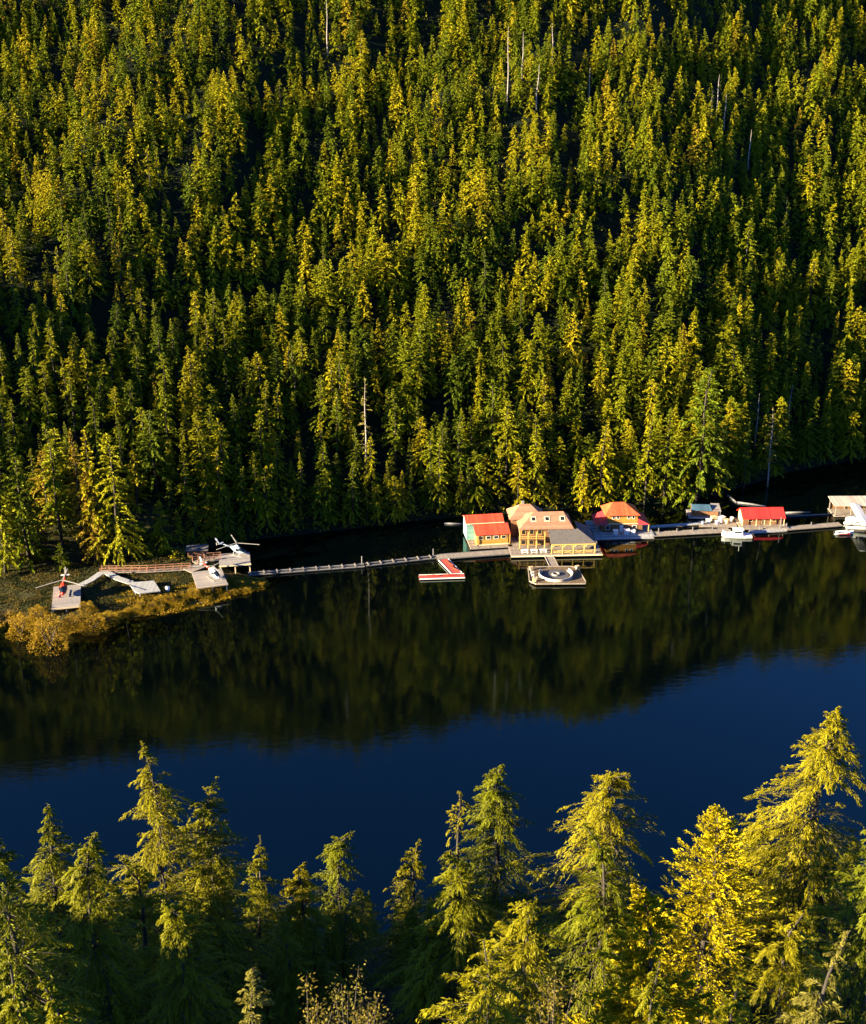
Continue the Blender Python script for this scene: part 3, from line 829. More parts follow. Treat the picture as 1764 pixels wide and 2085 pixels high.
for y in np.arange(62, 150, 8.5):
    for x in np.arange(-95, 96, 8.5):
        x1, y1 = x + RNG.uniform(-2.4, 2.4), y + RNG.uniform(-2.4, 2.4)
        g = hz(x1, y1)
        if g < .8: continue
        H = RNG.uniform(11, 21)
        ok = False
        for _ in range(5):
            a, b_, dep = proj(x1, y1, g + H)
            if b_ > np.interp(a, LIM[:, 0], LIM[:, 1]) + RNG.uniform(0, 40): ok = True; break
            H *= .8
        if not ok or H < 4: continue
        k = int(RNG.integers(5)); t, h0 = SLOPE[k]; s = H / h0
        a, b_, _ = proj(x1, y1, g + H * .7)
        side = 'left group' if a < 560 else 'shaded middle' if a < 900 else 'right group'
        lab = f'shaded hemlock on the near slope down by the lake, {side}'
        grp = f'shaded hemlocks on the near slope, {side}'
        if first[k]:
            first[k] = False; t.location = (x1, y1, g - .3); t.scale = (s, s, s); t['label'] = lab; t['group'] = grp
        else: copy_tree(t, (x1, y1, g - .3), RNG.uniform(0, 6.28), (s, s, s), lab, None, grp)
        n_in += 1
print('slope hemlocks', n_in)
for k in range(5):
    assert not first[k]
# ------------------------------------------------------------------ built things: materials
M['red_roof'] = mat('red_sheet_roof', (.62, .075, .03), (.50, .05, .022), .5, 1.5, .4, planks=(0, .45))
M['scarlet_roof'] = mat('scarlet_sheet_roof', (.70, .03, .022), (.58, .022, .018), .5, 1.5, .4, planks=(0, .45))
M['orange_roof'] = mat('orange_sheet_roof', (.58, .105, .035), (.48, .075, .025), .5, 1.5, .4, planks=(0, .45))
M['crimson_roof'] = mat('crimson_sheet_roof', (.45, .04, .05), (.36, .03, .04), .5, 1.5, .4, planks=(0, .45))
M['peach_roof'] = mat('peach_shingle_roof', (.33, .175, .105), (.25, .13, .078), .8, 1.2, .5, planks=(2, .22))
M['grey_roof'] = mat('grey_felt_roof', (.11, .10, .095), (.075, .07, .065), .9, 1.5, .4)
M['sky_reflection_roof'] = mat('sky_reflection_metal_roof', (.055, .115, .17), (.04, .085, .13), .35, 1.5, .4, planks=(0, .5))  # the sky's blue reflection is put into the metal's base colour
M['aqua'] = mat('pale_aqua_siding', (.17, .38, .36), (.13, .30, .29), .7, 2, .4, planks=(2, .2))
M['yellow'] = mat('yellow_cedar_siding', (.46, .25, .045), (.36, .19, .035), .7, 2, .4, planks=(2, .2))
M['ochre'] = mat('ochre_log_wall', (.48, .22, .03), (.36, .16, .025), .7, 2, .5, planks=(2, .25))
M['brown'] = mat('brown_board_wall', (.20, .10, .045), (.14, .07, .03), .8, 2, .4, planks=(0, .2))
M['cream'] = mat('cream_board_wall', (.62, .46, .24), (.52, .38, .20), .7, 2, .3, planks=(2, .2))
M['trim'] = mat('cream_trim', (.70, .58, .38), (.60, .48, .30), .6, 3, .2)
M['post'] = mat('yellow_post', (.58, .38, .10), (.48, .30, .08), .6, 3, .3)
M['white'] = mat('white_paint', (.78, .77, .74), (.68, .67, .64), .35, 2, .1)
M['dock'] = mat('weathered_dock_boards', (.26, .225, .19), (.17, .145, .125), .85, 2.5, .5, planks=(0, .16))
M['deck'] = mat('pale_pad_boards', (.30, .275, .255), (.22, .20, .19), .85, 2.5, .5, planks=(1, .18))
M['walk'] = mat('grey_walk_boards', (.32, .33, .34), (.24, .25, .26), .85, 2.5, .5, planks=(0, .18))
M['railing'] = mat('red_brown_railing', (.30, .15, .09), (.22, .11, .07), .8, 3, .4)
M['log'] = mat('wet_float_log', (.13, .085, .05), (.07, .05, .035), .7, 2, .6)
M['boom'] = mat('shade_toned_boom_log', (.13, .13, .14), (.085, .085, .095), .8, 2, .5)  # tone darkened to stand for the shade lying over the boom walkway
M['red'] = mat('red_gloss_paint', (.62, .045, .02), (.55, .035, .016), .25, 1, .05)
M['red_deck'] = mat('red_deck_matting', (.42, .06, .05), (.30, .045, .04), .8, 4, .3)
M['navy'] = mat('blue_grey_paint', (.20, .25, .33), (.16, .21, .28), .3, 1, .05)
M['black'] = mat('black_rubber', (.02, .02, .022), None, .6, 3, .2)
M['metal'] = mat('brushed_aluminium', (.55, .55, .54), (.48, .48, .47), .35, 3, .1, metal=.8)
M['blade'] = mat('pale_rotor_paint', (.34, .33, .30), (.28, .27, .25), .45, 3, .1)
gmt, nt, out = new_mat('dark_glass')
b = N(nt, 'ShaderNodeBsdfPrincipled', Roughness=.06); b.inputs['Base Color'].default_value = (.012, .016, .02, 1); nt.links.new(b.outputs[0], out.inputs[0]); M['glass'] = gmt
M['raft'] = mat('brown_raft_boards', (.14, .095, .052), (.08, .055, .03), .85, 2, .5, planks=(0, .2))
M['bench'] = mat('weathered_bench_paint', (.48, .44, .38), (.34, .31, .27), .6, 2, .3)
M['pale_roof'] = mat('pale_sheet_roof', (.46, .40, .33), (.36, .31, .26), .6, 1.5, .4, planks=(0, .5))
M['tarp'] = mat('slate_tarpaulin', (.085, .085, .09), (.055, .055, .06), .6, 1.5, .5)
M['stone'] = mat('ring_stone', (.24, .22, .20), (.15, .14, .13), .9, 2, .6)


M['grass'] = leaf_mat('shore_grass', [(0, (.03, .038, .008)), (.6, (.06, .056, .012)), (1, (.13, .095, .018))], .2)


def at(px, py, z): return P(px, py, z)


def window(parent, c, w, h, rz=0, side='front', frame='white'):
    """framed window on a wall face; c is the centre on the wall plane"""
    f = MB(); t = .09
    n = Vector((0, -1, 0)) if side == 'front' else Vector((-1, 0, 0))
    u = Vector((1, 0, 0)) if side == 'front' else Vector((0, 1, 0))
    c = Vector(c) + n * .03
    def bar(o, du, dv):
        p = c + u * o[0] + Vector((0, 0, o[1])); f.box(p, (du, .08, dv) if side == 'front' else (.08, du, dv))
    bar((0, h / 2 - t / 2), w, t); bar((0, -h / 2 + t / 2), w, t); bar((-w / 2 + t / 2, 0), t, h - 2 * t); bar((w / 2 - t / 2, 0), t, h - 2 * t)
    o = f.build('window', frame, parent)
    g = MB(); g.box(c - n * .01, (w - 2 * t, .03, h - 2 * t) if side == 'front' else (.03, w - 2 * t, h - 2 * t)); g.build('pane', 'glass', o)
    return o


def float_logs(parent, x0, x1, y0, y1, z=-.05, n=5):
    m = MB()
    for k in range(n):
        y = y0 + (y1 - y0) * (k + .5) / n
        m.tube([(x0 - .4, y, z), (x1 + .4, y, z)], .32, 8)
    m.build('float_log', 'log', parent, smooth=False)


def gable(x0, x1, y0, y1, z, h, ridge='x'):
    """closed wall wedge under a gable roof"""
    ym = (y0 + y1) / 2
    m = MB(); m.add([(x0, y0, z), (x0, y1, z), (x0, ym, z + h), (x1, y0, z), (x1, y1, z), (x1, ym, z + h)], [(0, 2, 1), (3, 4, 5), (0, 3, 5, 2), (1, 2, 5, 4), (0, 1, 4, 3)])
    return m


# ---- red roofed two tier house
a1 = R(8)
h = thing('floating_house', 'two tiered red roofed floating house with aqua gable wall beside the lodge', 'house', at(1001, 1111, .5), a1)
MB().box((-.2, 3.6, .05), (11.6, 10.4, .3)).build('deck', 'dock', h)
float_logs(h, -5.6, 5.4, -1.4, 8.6)
wl = MB().box((-1.15, 7.0, 2.7), (10.0, 5.6, 5.0)); wl.add(*(lambda g: (g.v, g.f))(gable(-6.15, 3.85, 4.2, 9.8, 5.2, 1.15))); wl.build('wall', 'aqua', h)
MB().box((.35, 2.2, 1.75), (8.6, 3.96, 3.1)).build('front_wall', 'yellow', h)
MB().slab([(-4.45, -.25, 3.35), (5.2, -.25, 3.35), (5.2, 4.3, 4.95), (-4.45, 4.3, 4.95)], .14).build('lower_roof', 'red_roof', h, label='tomato red lower roof slope over the front wall')
up = MB().slab([(-6.5, 3.9, 5.2), (4.2, 3.9, 5.2), (4.2, 7.05, 6.5), (-6.5, 7.05, 6.5)], .14); up.slab([(-6.5, 7.05, 6.5), (4.2, 7.05, 6.5), (4.2, 10.1, 5.2), (-6.5, 10.1, 5.2)], .14)
up.build('upper_roof', 'red_roof', h, label='orange red upper roof with its ridge')
MB().box((-1.15, 3.83, 5.1), (10.7, .1, .2)).build('fascia', 'trim', h)
MB().box((.35, .12, .3), (8.9, .2, .22)).build('sill_board', 'trim', h)
for x in (-2.9, -.8, 1.3, 3.4): window(h, (x, .2, 2.35), 1.3, .95, frame='trim' if x in (-2.9, 3.4) else 'white')
window(h, (-6.15, 6.9, 3.9), 1.4, 1.2, side='left'); window(h, (-3.95, 2.3, 2.2), 1.2, 1.1, side='left')
for x in (-4.3, 5.05): MB().box((x, -.1, 1.72), (.14, .14, 3.0)).build('post', 'post', h)

# ---- the lodge
a2 = R(3)
L = thing('floating_lodge', 'largest floating building, peach hip roof with three skylights and a yellow posted porch', 'lodge', at(1120, 1113, .5), a2)
MB().box((1.0, 2.5, .05), (24.5, 17.5, .3)).build('deck', 'dock', L)
MB().box((1.0, -6.33, .1), (24.6, .12, .32)).build('deck_edge', 'trim', L)
float_logs(L, -10.8, 12.8, -6, 11, n=7)
X0, X1 = -8.6, 6.4
MB().box((-1.1, 5.2, 2.65), (14.0, 9.0, 4.9)).build('wall', 'brown', L)
ez, rz_ = 5.1, 8.2
e = [(X0, .1, ez), (X1, .1, ez), (X1, 10.4, ez), (X0, 10.4, ez)]; ra, rb = (X0 + 4.6, 5.2, rz_), (X1 - 2.3, 5.2, rz_)
rf = MB()
for q in ([e[0], e[1], rb, ra], [e[2], e[3], ra, rb], [e[3], e[0], ra], [e[1], e[2], rb]): rf.slab(q, .14)
ro = rf.build('roof', 'peach_roof', L)
for x in (-4.3, -.6, 3.6):
    sk = MB(); y0, sl = 3.0, (rz_ - ez) / 5.1; z0 = ez + (3.0 - .1) * sl
    def q4(hw, hd, dz): return [(x - hw, y0 - hd, z0 - hd * sl + dz), (x + hw, y0 - hd, z0 - hd * sl + dz), (x + hw, y0 + hd, z0 + hd * sl + dz), (x - hw, y0 + hd, z0 + hd * sl + dz)]
    sk.slab(q4(.75, .75, .10), .16); s_ = sk.build('skylight', 'trim', ro)
    MB().slab(q4(.5, .5, .125), .03).build('pane', 'glass', s_)
# rear wing, a storey higher
wx0, wx1, wy0, wy1, wz = -10.6, -.6, 5.6, 13.6, 5.8
MB().box(((wx0 + wx1) / 2, 9.6, 3.05), (8.8, 6.8, 5.7)).build('rear_wall', 'brown', L)
e = [(wx0, wy0, wz), (wx1, wy0, wz), (wx1, wy1, wz), (wx0, wy1, wz)]; ra, rb = (wx0 + 3.4, 9.6, 8.8), (wx1 - 3.8, 9.6, 8.8)
rf = MB()
for q in ([e[0], e[1], rb, ra], [e[2], e[3], ra, rb], [e[3], e[0], ra], [e[1], e[2], rb]): rf.slab(q, .14)
rf.build('rear_roof', 'peach_roof', L, label='higher peach roof of the rear wing')
MB().box((-6.4, 10.4, 8.6), (.7, .7, 1.5)).build('chimney', 'stone', L)
# balcony storey, left front
MB().box((-5.1, -.5, 2.75), (6.9, 2.2, .16)).build('balcony_floor', 'brown', L)
for x in (-8.45, -6.2, -3.95, -1.7): MB().box((x, -1.45, 2.6), (.2, .2, 4.7)).build('post', 'post', L)
rl = MB()
for z in (3.15, 3.75): rl.box((-5.1, -1.5, z), (6.8, .08, .1))
for k in range(14): rl.box((-8.3 + k * .5, -1.5, 3.4), (.06, .05, .7))
rl.build('balcony_railing', 'post', L)
for x in (-7.2, -5.0, -2.8): window(L, (x, .68, 4.1), 1.2, 1.3, frame='post'); window(L, (x, .68, 1.4), 1.4, 1.8, frame='post')
# porch, right front
pr = MB()
e = [(-.6, -5.6, 3.25), (11.6, -5.6, 3.25), (11.6, .6, 3.25)]
pr.slab([(-.6, -5.6, 3.2), (11.6, -5.6, 3.2), (7.4, .6, 5.0), (-.6, .6, 5.0)], .14); pr.slab([(11.6, -5.6, 3.2), (11.6, 6.0, 3.2), (7.4, 6.0, 5.0), (7.4, .6, 5.0)], .14)
pr.build('porch_roof', 'grey_roof', L)
MB().box((5.5, -5.5, 2.95), (11.9, .18, .3)).build('porch_beam', 'post', L)
for x in (-.35, 2.6, 5.5, 8.4, 11.3): MB().box((x, -5.4, 1.5), (.22, .22, 2.6)).build('post', 'post', L)
pl = MB()
for x0, x1 in ((-.35, 2.6), (2.6, 5.5), (5.5, 8.4), (8.4, 11.3)):
    for z in (.55, 1.15): pl.box(((x0 + x1) / 2, -5.42, z), (x1 - x0 - .3, .07, .1))
    for s in (-1, 1):
        pl.tube([((x0 + x1) / 2 - s * (x1 - x0) * .42, -5.42, .5), ((x0 + x1) / 2 + s * (x1 - x0) * .42, -5.42, 1.15)], .05, 4)
    for s in (-1, 1):
        xx = x0 + .15 if s > 0 else x1 - .15; pl.tube([(xx, -5.45, 2.2), (xx + s * .7, -5.45, 2.8)], .07, 4)
pl.build('porch_railing', 'post', L)
for x in (1.1, 4.0, 6.9): window(L, (x, .66, 1.7) if x < 5.9 else (x - 1.4, .66, 1.7), 1.6, 1.6, frame='post')


def tote(x, y, z, s, rz, label, m='white', grp=None):
    t = thing('storage_tote', label, 'tote', (x, y, z), rz, grp)
    MB().box((0, 0, s * .36), (s * .78, s * .6, s * .72), taper=1.12).build('body', m, t, bevel=.04)
    MB().box((0, 0, s * .78), (s * .98, s * .78, s * .12)).build('lid', m, t, bevel=.03)
    return t


def chair(x, y, z, rz, label, grp, m='white'):
    t = thing('deck_chair', label, 'chair', (x, y, z), rz, grp)
    MB().box((0, 0, .38), (.6, .58, .06)).build('seat', m, t)
    MB().slab([(-.3, .28, .4), (.3, .28, .4), (.3, .55, 1.05), (-.3, .55, 1.05)], .05).build('backrest', m, t)
    for sx in (-.29, .29):
        MB().box((sx, 0, .58), (.1, .66, .05)).build('armrest', m, t)
        for sy in (-.26, .26): MB().box((sx, sy, .18), (.07, .07, .35)).build('leg', m, t)
    return t


def local(o, x, y, z): return o.matrix_basis @ Vector((x, y, z)) if False else (Matrix.Rotation(o.rotation_euler[2], 4, 'Z') @ Vector((x, y, z)) + o.location)


for k, (x, lab) in enumerate([(-7.4, 'white slatted table bench in front of the lodge balcony, next to its corner post'), (-4.9, 'white slatted table bench in front of the lodge balcony, the middle one'),
                              (-2.4, 'white slatted table bench in front of the lodge balcony, next to the porch')]):
    p = local(L, x, -4.1, .2)
    t = thing('picnic_table', lab, 'table', p, a2, 'white tables in front of the lodge')
    MB().box((0, 0, .75), (1.9, .85, .06)).build('table_top', 'white', t)
    for s in (-1, 1): MB().box((0, s * .8, .45), (1.9, .3, .05)).build('bench', 'white', t)
    for s in (-1, 1):
        lg = MB(); lg.tube([(s * .7, -.75, 0), (s * .7, -.2, .74)], .05, 4); lg.tube([(s * .7, .75, 0), (s * .7, .2, .74)], .05, 4); lg.box((s * .7, 0, .4), (.08, 1.8, .07)); lg.build('leg_frame', 'white', t)

# ---- hip roofed house with crimson side roofs
a3 = R(3)
B = thing('floating_house', 'orange hip roofed floating house with crimson side roofs', 'house', at(1266, 1086, .5), a3)
MB().box((0, 3.5, .05), (17.5, 11.5, .3)).build('deck', 'walk', B); float_logs(B, -8.2, 8.2, -2, 9)
MB().box((.2, 4.0, 1.4), (11.4, 6.6, 2.5)).build('lower_wall', 'brown', B)
MB().box((.2, 3.9, 4.1), (8.4, 6.4, 2.9)).build('upper_wall', 'ochre', B)
e = [(-4.9, 0, 5.3), (5.0, 0, 5.3), (5.0, 7.8, 5.3), (-4.9, 7.8, 5.3)]; ra, rb = (-2.2, 3.9, 7.9), (1.0, 3.9, 7.9); rf = MB()
for q in ([e[0], e[1], rb, ra], [e[2], e[3], ra, rb], [e[3], e[0], ra], [e[1], e[2], rb]): rf.slab(q, .14)
rf.build('roof', 'orange_roof', B)
for s, lb in ((-1, 'crimson lower roof beside the lodge'), (1, 'crimson lower roof over the dock')):
    f1 = MB(); xi, xo = .2 + s * 4.25, .2 + s * 7.6
    f1.slab([(xi, .9, 4.2), (xi, 7.0, 4.2), (xo, 8.0, 2.5), (xo, -.1, 2.5)], .13); f1.slab([(xo, -.1, 2.5), (xi, .9, 4.2), (xi, .2, 4.2), (xi, -.1, 2.5)][::1] if False else [(xi, -.1, 2.5), (xo, -.1, 2.5), (xi, .68, 4.1)], .13)
    f1.build('side_roof', 'crimson_roof', B, label=lb)
    for y in (.1, 7.6): MB().box((.2 + s * 7.3, y, 1.35), (.18, .18, 2.3)).build('post', 'post', B)
MB().box((.2, .62, 2.62), (8.6, .2, .2)).build('band', 'trim', B)
for x in (-2.3, -1.1, 1.9, 3.2): window(B, (x, .7, 4.55), .8, 1.0)
for x in (-3.9, 3.6): window(B, (x, .7, 1.5), 1.2, 1.3)
window(B, (-4.0, 3.9, 4.4), 1.1, 1.1, side='left')
dr = MB().box((0, .66, 1.2), (1.0, .1, 2.0)).build('door', 'white', B); MB().box((.38, .58, 1.15), (.06, .08, .16)).build('handle', 'metal', dr)
for i, (x, lab) in enumerate([(-1.9, 'long white tote on the deck of the hip roofed house'), (1.2, 'large white tote on the deck of the hip roofed house, near its door'), (2.9, 'white tote at the end of the row on the deck of the hip roofed house')]):
    p = local(B, x, -.9, .2); tote(p.x, p.y, p.z, [1.5, 1.7, 1.4][i], a3, lab, grp='white totes on the hip roofed house deck')

# ---- small red roofed cabin
a4 = R(2)
C4 = thing('floating_cabin', 'small scarlet roofed cabin with cream gable and brown front, near the white boat', 'cabin', at(1554, 1072, .5), a4)
MB().box((0, 2.4, .05), (13.6, 8.6, .3)).build('deck', 'dock', C4); float_logs(C4, -6.4, 6.4, -1.6, 6.6, n=4)
wl = MB().box((0, 3.2, 1.5), (11.2, 4.6, 2.6)); wl.build('wall', 'brown', C4)
g = gable(-5.6, 5.6, .9, 5.5, 2.8, 1.5); g.box((-5.62, 3.2, 1.5), (.1, 4.64, 2.6)); g.build('gable_wall', 'cream', C4, label='cream gable wall facing the white boat')
rf = MB(); sl = 1.6 / 2.3
rf.slab([(-6.1, -.2, 2.4), (6.2, -.2, 2.4), (6.2, 3.2, 4.55), (-6.1, 3.2, 4.55)], .14); rf.slab([(-6.1, 3.2, 4.55), (6.2, 3.2, 4.55), (6.2, 6.4, 2.5), (-6.1, 6.4, 2.5)], .14)
rf.build('roof', 'scarlet_roof', C4)
for x in (-5.9, -2.0, 2.0, 5.9): MB().box((x, .1, 1.25), (.16, .16, 2.2)).build('post', 'cream', C4)
for x in (-3.4, 3.2): window(C4, (x, .9, 1.7), 1.2, 1.0, frame='cream')
dr = MB().box((.3, .86, 1.25), (.95, .1, 2.0)).build('door', 'cream', C4); MB().box((.65, .78, 1.2), (.06, .08, .16)).build('handle', 'metal', dr)

# ---- blue roofed shed
S = thing('floating_shed', 'work shed with sky reflection coloured blue onto its metal roof, on its own float under the trees', 'shed', at(1436, 1053, .4), R(-4))
MB().box((0, 2, .05), (9.6, 6.4, .3)).build('deck', 'walk', S); float_logs(S, -4.4, 4.4, -1, 5, n=4)
MB().box((0, 2.2, 1.2), (7.4, 3.8, 2.0)).build('wall', 'brown', S)
rf = MB(); rf.slab([(-4.3, -.3, 2.1), (1.9, -.3, 2.1), (1.3, 2.2, 3.1), (-3.7, 2.2, 3.1)], .12); rf.slab([(-3.7, 2.2, 3.1), (1.3, 2.2, 3.1), (1.9, 4.8, 2.1), (-4.3, 4.8, 2.1)], .12); rf.build('roof', 'sky_reflection_roof', S)
rf = MB(); rf.slab([(1.95, -.3, 2.1), (4.4, -.3, 2.1), (4.4, 4.8, 2.5), (1.95, 4.8, 2.5)], .12); rf.build('lean_to_roof', 'deck', S, label='pale board roof at the end of the shed')
for x in (-4.0, 4.2): MB().box((x, 0, 1.1), (.16, .16, 1.9)).build('post', 'boom', S)

# ---- docks and walkways
def strip(name, p0, p1, w, z, label, cat, m='dock', posts=(), edge=None, grp=None, logs=True):
    """a straight floating walk between two places"""
    A, Bp = at(*p0, z), at(*p1, z); d = Bp - A; Ln = d.length; rz = math.atan2(d.y, d.x)
    t = thing(name, label, cat, A, rz, grp)
    MB().box((Ln / 2, 0, -.08), (Ln, w, .16)).build('walkway_deck', m, t)
    if logs:
        lg = MB()
        for s in (-.32, .32): lg.tube([(-.2, s * w, -.42), (Ln + .2, s * w, -.42)], .24, 7)
        lg.build('float_log', 'log', t)
    if edge:
        for s in (-1, 1): MB().box((Ln / 2, s * (w / 2 + .06), -.02), (Ln, .12, .26)).build('edge_beam', edge, t)
    for q, hgt in posts:
        MB().tube([(Ln * q, w * .42, -1.2), (Ln * q, w * .42, hgt)], [.16, .13], 7).build('mooring_post', 'boom', t)
    return t


def boom(p0, p1, label, posts=()):
    A, Bp = at(*p0, .35), at(*p1, .35); d = Bp - A; Ln = d.length
    t = thing('boom_walkway', label, 'walkway', A, math.atan2(d.y, d.x), 'boom stick walkways to the point')
    for s in (-.75, .75): MB().tube([(0, s, 0), (Ln * .5, s + .05, .02), (Ln, s, 0)], .24, 8).build('boom_log', 'boom', t)
    cr = MB()
    for k in range(int(Ln / 3.4) + 1): cr.box((min(.6 + k * 3.4, Ln - .3), 0, .34), (.3, 2.0, .12))
    cr.build('cross_board', 'dock', t)
    for q, hh in posts: MB().tube([(Ln * q, 1.05, -1), (Ln * q, 1.05, hh)], [.2, .15], 7).build('mooring_post', 'boom', t)
    return t


boom((506, 1169), (742, 1151), 'twin log boom walkway from the point out to the lone post', posts=((.985, 2.2),))
boom((745, 1150), (889, 1134), 'twin log boom walkway from the lone post to the wide dock', posts=((.97, 2.0),))
strip('dock', (890, 1134), (1052, 1122), 3.0, .5, 'wide grey plank dock in front of the red roofed house', 'dock', edge='boom')
strip('dock', (1196, 1096), (1330, 1092), 2.4, .45, 'blue grey shaded dock in front of the hip roofed house', 'dock', m='walk')
strip('dock', (1324, 1088), (1486, 1079), 2.6, .5, 'long plank dock between the hip roofed house and the white boat', 'dock', edge='dock', posts=((.12, 1.3), (.35, .9), (.55, 1.1), (.8, 1.0)))
strip('dock', (1312, 1073), (1424, 1065), 1.6, .45, 'narrow grey walk behind the long plank dock', 'walkway', m='walk')
strip('dock', (1528, 1083), (1600, 1078), 2.0, .45, 'short dark dock in front of the small red roofed cabin', 'dock', m='walk', posts=((.88, 3.4), (.3, 1.0)))
strip('dock', (1598, 1076), (1712, 1067), 2.2, .5, 'sunlit plank dock leading to the floatplane', 'dock', edge='dock', posts=((.06, 1.2), (.5, .9)))
strip('dock', (1424, 1066), (1500, 1068), 4.2, .5, 'broad work float heaped with gear beside the blue roofed shed', 'dock')
for p0, p1, lab in (((1600, 1052), (1712, 1046), 'long floating boom log behind the sunlit dock'), ((1480, 1007), (1500, 1023), 'pale log slanting out from the bank behind the small red roofed cabin'),
                    ((1502, 1023), (1560, 1031), 'thin grey boom log behind the small red roofed cabin'), ((905, 1066), (948, 1067), 'thin boom log reaching from the red roofed house to the dark cove'),
                    ((1600, 1044), (1650, 1043), 'short boom log nearest to the small red roofed cabin ridge')):
    A, Bp = at(*p0, .2), at(*p1, .2)
    o = MB().tube([(0, 0, 0), tuple((Bp - A) * .5 + Vector((0, 0, .06))), tuple(Bp - A)], [.3, .27, .2], 8).build('boom_log', 'boom', None, smooth=True); o.location = A
    tag(o, lab, 'log', 'boom logs around the floats')

# finger floats
t = strip('finger_float', (903, 1139), (931, 1168), 2.6, .45, 'red matted finger float running out from the wide dock', 'dock', m='red_deck', edge='white')
t = strip('finger_float', (854, 1175), (946, 1172), 2.3, .42, 'long red matted finger float lying across the outer end', 'dock', m='red_deck', edge='white')
A = at(854, 1175, .42)


def canoe(p, rz, ln, label, m='red'):
    t = thing('kayak', label, 'kayak', p, rz, 'red kayaks on the finger floats')
    rings = []
    for q in np.linspace(-1, 1, 11):
        w = .34 * (1 - abs(q) ** 2.4) + .012; zz = .10 * abs(q) ** 2
        rings.append([(q * ln / 2, w * math.cos(a), .17 + zz + .16 * (1 - .4 * abs(q)) * math.sin(a)) for a in np.linspace(0, 2 * PI, 10, endpoint=False)])
    MB().loft(rings).build('hull', m, t, smooth=True)
    ck = MB(); ck.loft([[(.1 + .5 * math.cos(a) * k, .22 * math.sin(a) * k, .31 + dz) for a in np.linspace(0, 2 * PI, 12, endpoint=False)] for k, dz in ((1, 0), (.95, .06), (.75, .05))]); ck.build('cockpit', 'black', t)
    return t


for px, py, rz, lab in ((915, 1147, R(-62), 'red kayak on the finger float nearest the wide dock'), (925, 1158, R(-58), 'red kayak on the finger float nearest its corner'),
                        (882, 1173, R(2), 'red kayak lying on the long finger float near its free end'), (915, 1171.5, R(4), 'red kayak lying on the long finger float near its corner')):
    p = at(px, py, .47); canoe(p, rz, 4.2, lab)

# round seating float
Rf = thing('round_deck_float', 'brown timber float with a white curved bench, moored off the lodge', 'float', at(1132, 1171, .5), R(1))
octo = [(-7.1, -3.6), (-5.6, -5.3), (6.9, -5.3), (7.2, -4.2), (6.2, 4.2), (4.6, 5.2), (-5.0, 5.2), (-6.8, 4.0)]
MB().prism(octo, -.2, .02).build('deck', 'raft', Rf); float_logs(Rf, -6.4, 6.2, -4.6, 4.6, z=-.45)
eb = MB()
for k in range(8):
    p0, p1 = octo[k], octo[(k + 1) % 8]; eb.box(((p0[0] + p1[0]) / 2, (p0[1] + p1[1]) / 2, .03), (math.dist(p0, p1) + .12, .16, .3), math.atan2(p1[1] - p0[1], p1[0] - p0[0]))
eb.build('edge_beam', 'dock', Rf)
ring = lambda r0, r1, z0, z1, a0, a1, n: [[(r * math.cos(a), r * math.sin(a), z) for r, z in ((r0, z0), (r1, z0), (r1, z1), (r0, z1))] for a in np.linspace(a0, a1, n)]
MB().loft(ring(3.8, 4.3, .05, .42, R(150), R(395), 40)).build('curved_bench', 'bench', Rf)
MB().loft(ring(4.3, 4.42, .05, .8, R(150), R(395), 40)).build('bench_back', 'bench', Rf)
MB().loft([[(r * math.cos(a), r * math.sin(a), z) for a in np.linspace(0, 2 * PI, 28, endpoint=False)] for r, z in ((3.3, .05), (3.3, .12), (.1, .16))]).build('pit_cover', 'tarp', Rf)
MB().loft([[(r * math.cos(a), r * math.sin(a), z) for a in np.linspace(0, 2 * PI, 20, endpoint=False)] for r, z in ((1.1, .12), (1.0, .55), (.75, .55), (.7, .2))]).build('fire_ring', 'stone', Rf)
for i, (x, y, rz, lab) in enumerate([(-6.0, -.5, R(80), 'white deck chair at the outer left side of the round seating float'), (-5.9, 1.3, R(100), 'white deck chair behind the other one on the left of the round seating float'),
                                     (-5.5, -2.6, R(60), 'white deck chair at the front left corner of the round seating float')]):
    p = local(Rf, x, y, .05); chair(p.x, p.y, p.z, rz, lab, 'deck chairs on the round seating float')
for i, (x, y, lab) in enumerate([(-5.9, -3.8, 'tan gear tote at the front left corner of the round seating float'), (-6.1, 3.2, 'tan gear tote at the rear left corner of the round seating float'), (6.0, 3.6, 'tan gear tote at the rear right corner of the round seating float')]):
    p = local(Rf, x, y, .05); tote(p.x, p.y, p.z, 1.1, .3 * i, lab, 'cream', 'tan totes on the round seating float')
gp = strip('gangway', (1117, 1130), (1128, 1152), 2.2, .5, 'plank gangway from the lodge deck to the round seating float', 'gangway', logs=False, edge='dock')

# gear on the work float
for i, (px, py, s, m_, lab) in enumerate([(1442, 1064, 1.3, 'white', 'white tote at the shed end of the work float'), (1453, 1060, 1.6, 'cream', 'largest tan tote on the work float'), (1461, 1067, 1.2, 'white', 'low white tote at the front of the work float'),
                                          (1470, 1061, 1.7, 'white', 'large white tote at the back of the work float by the boat'), (1480, 1065, 1.4, 'cream', 'tan tote on the work float next to the white boat'), (1431, 1067, 1.0, 'navy', 'blue tote at the near end of the work float'),
                                          (1490, 1060, 1.2, 'white', 'white tote on the work float nearest the small red roofed cabin')]):
    p = at(px, py, .5); tote(p.x, p.y, p.z, s, .2 * i, lab, m_, 'totes on the work float')


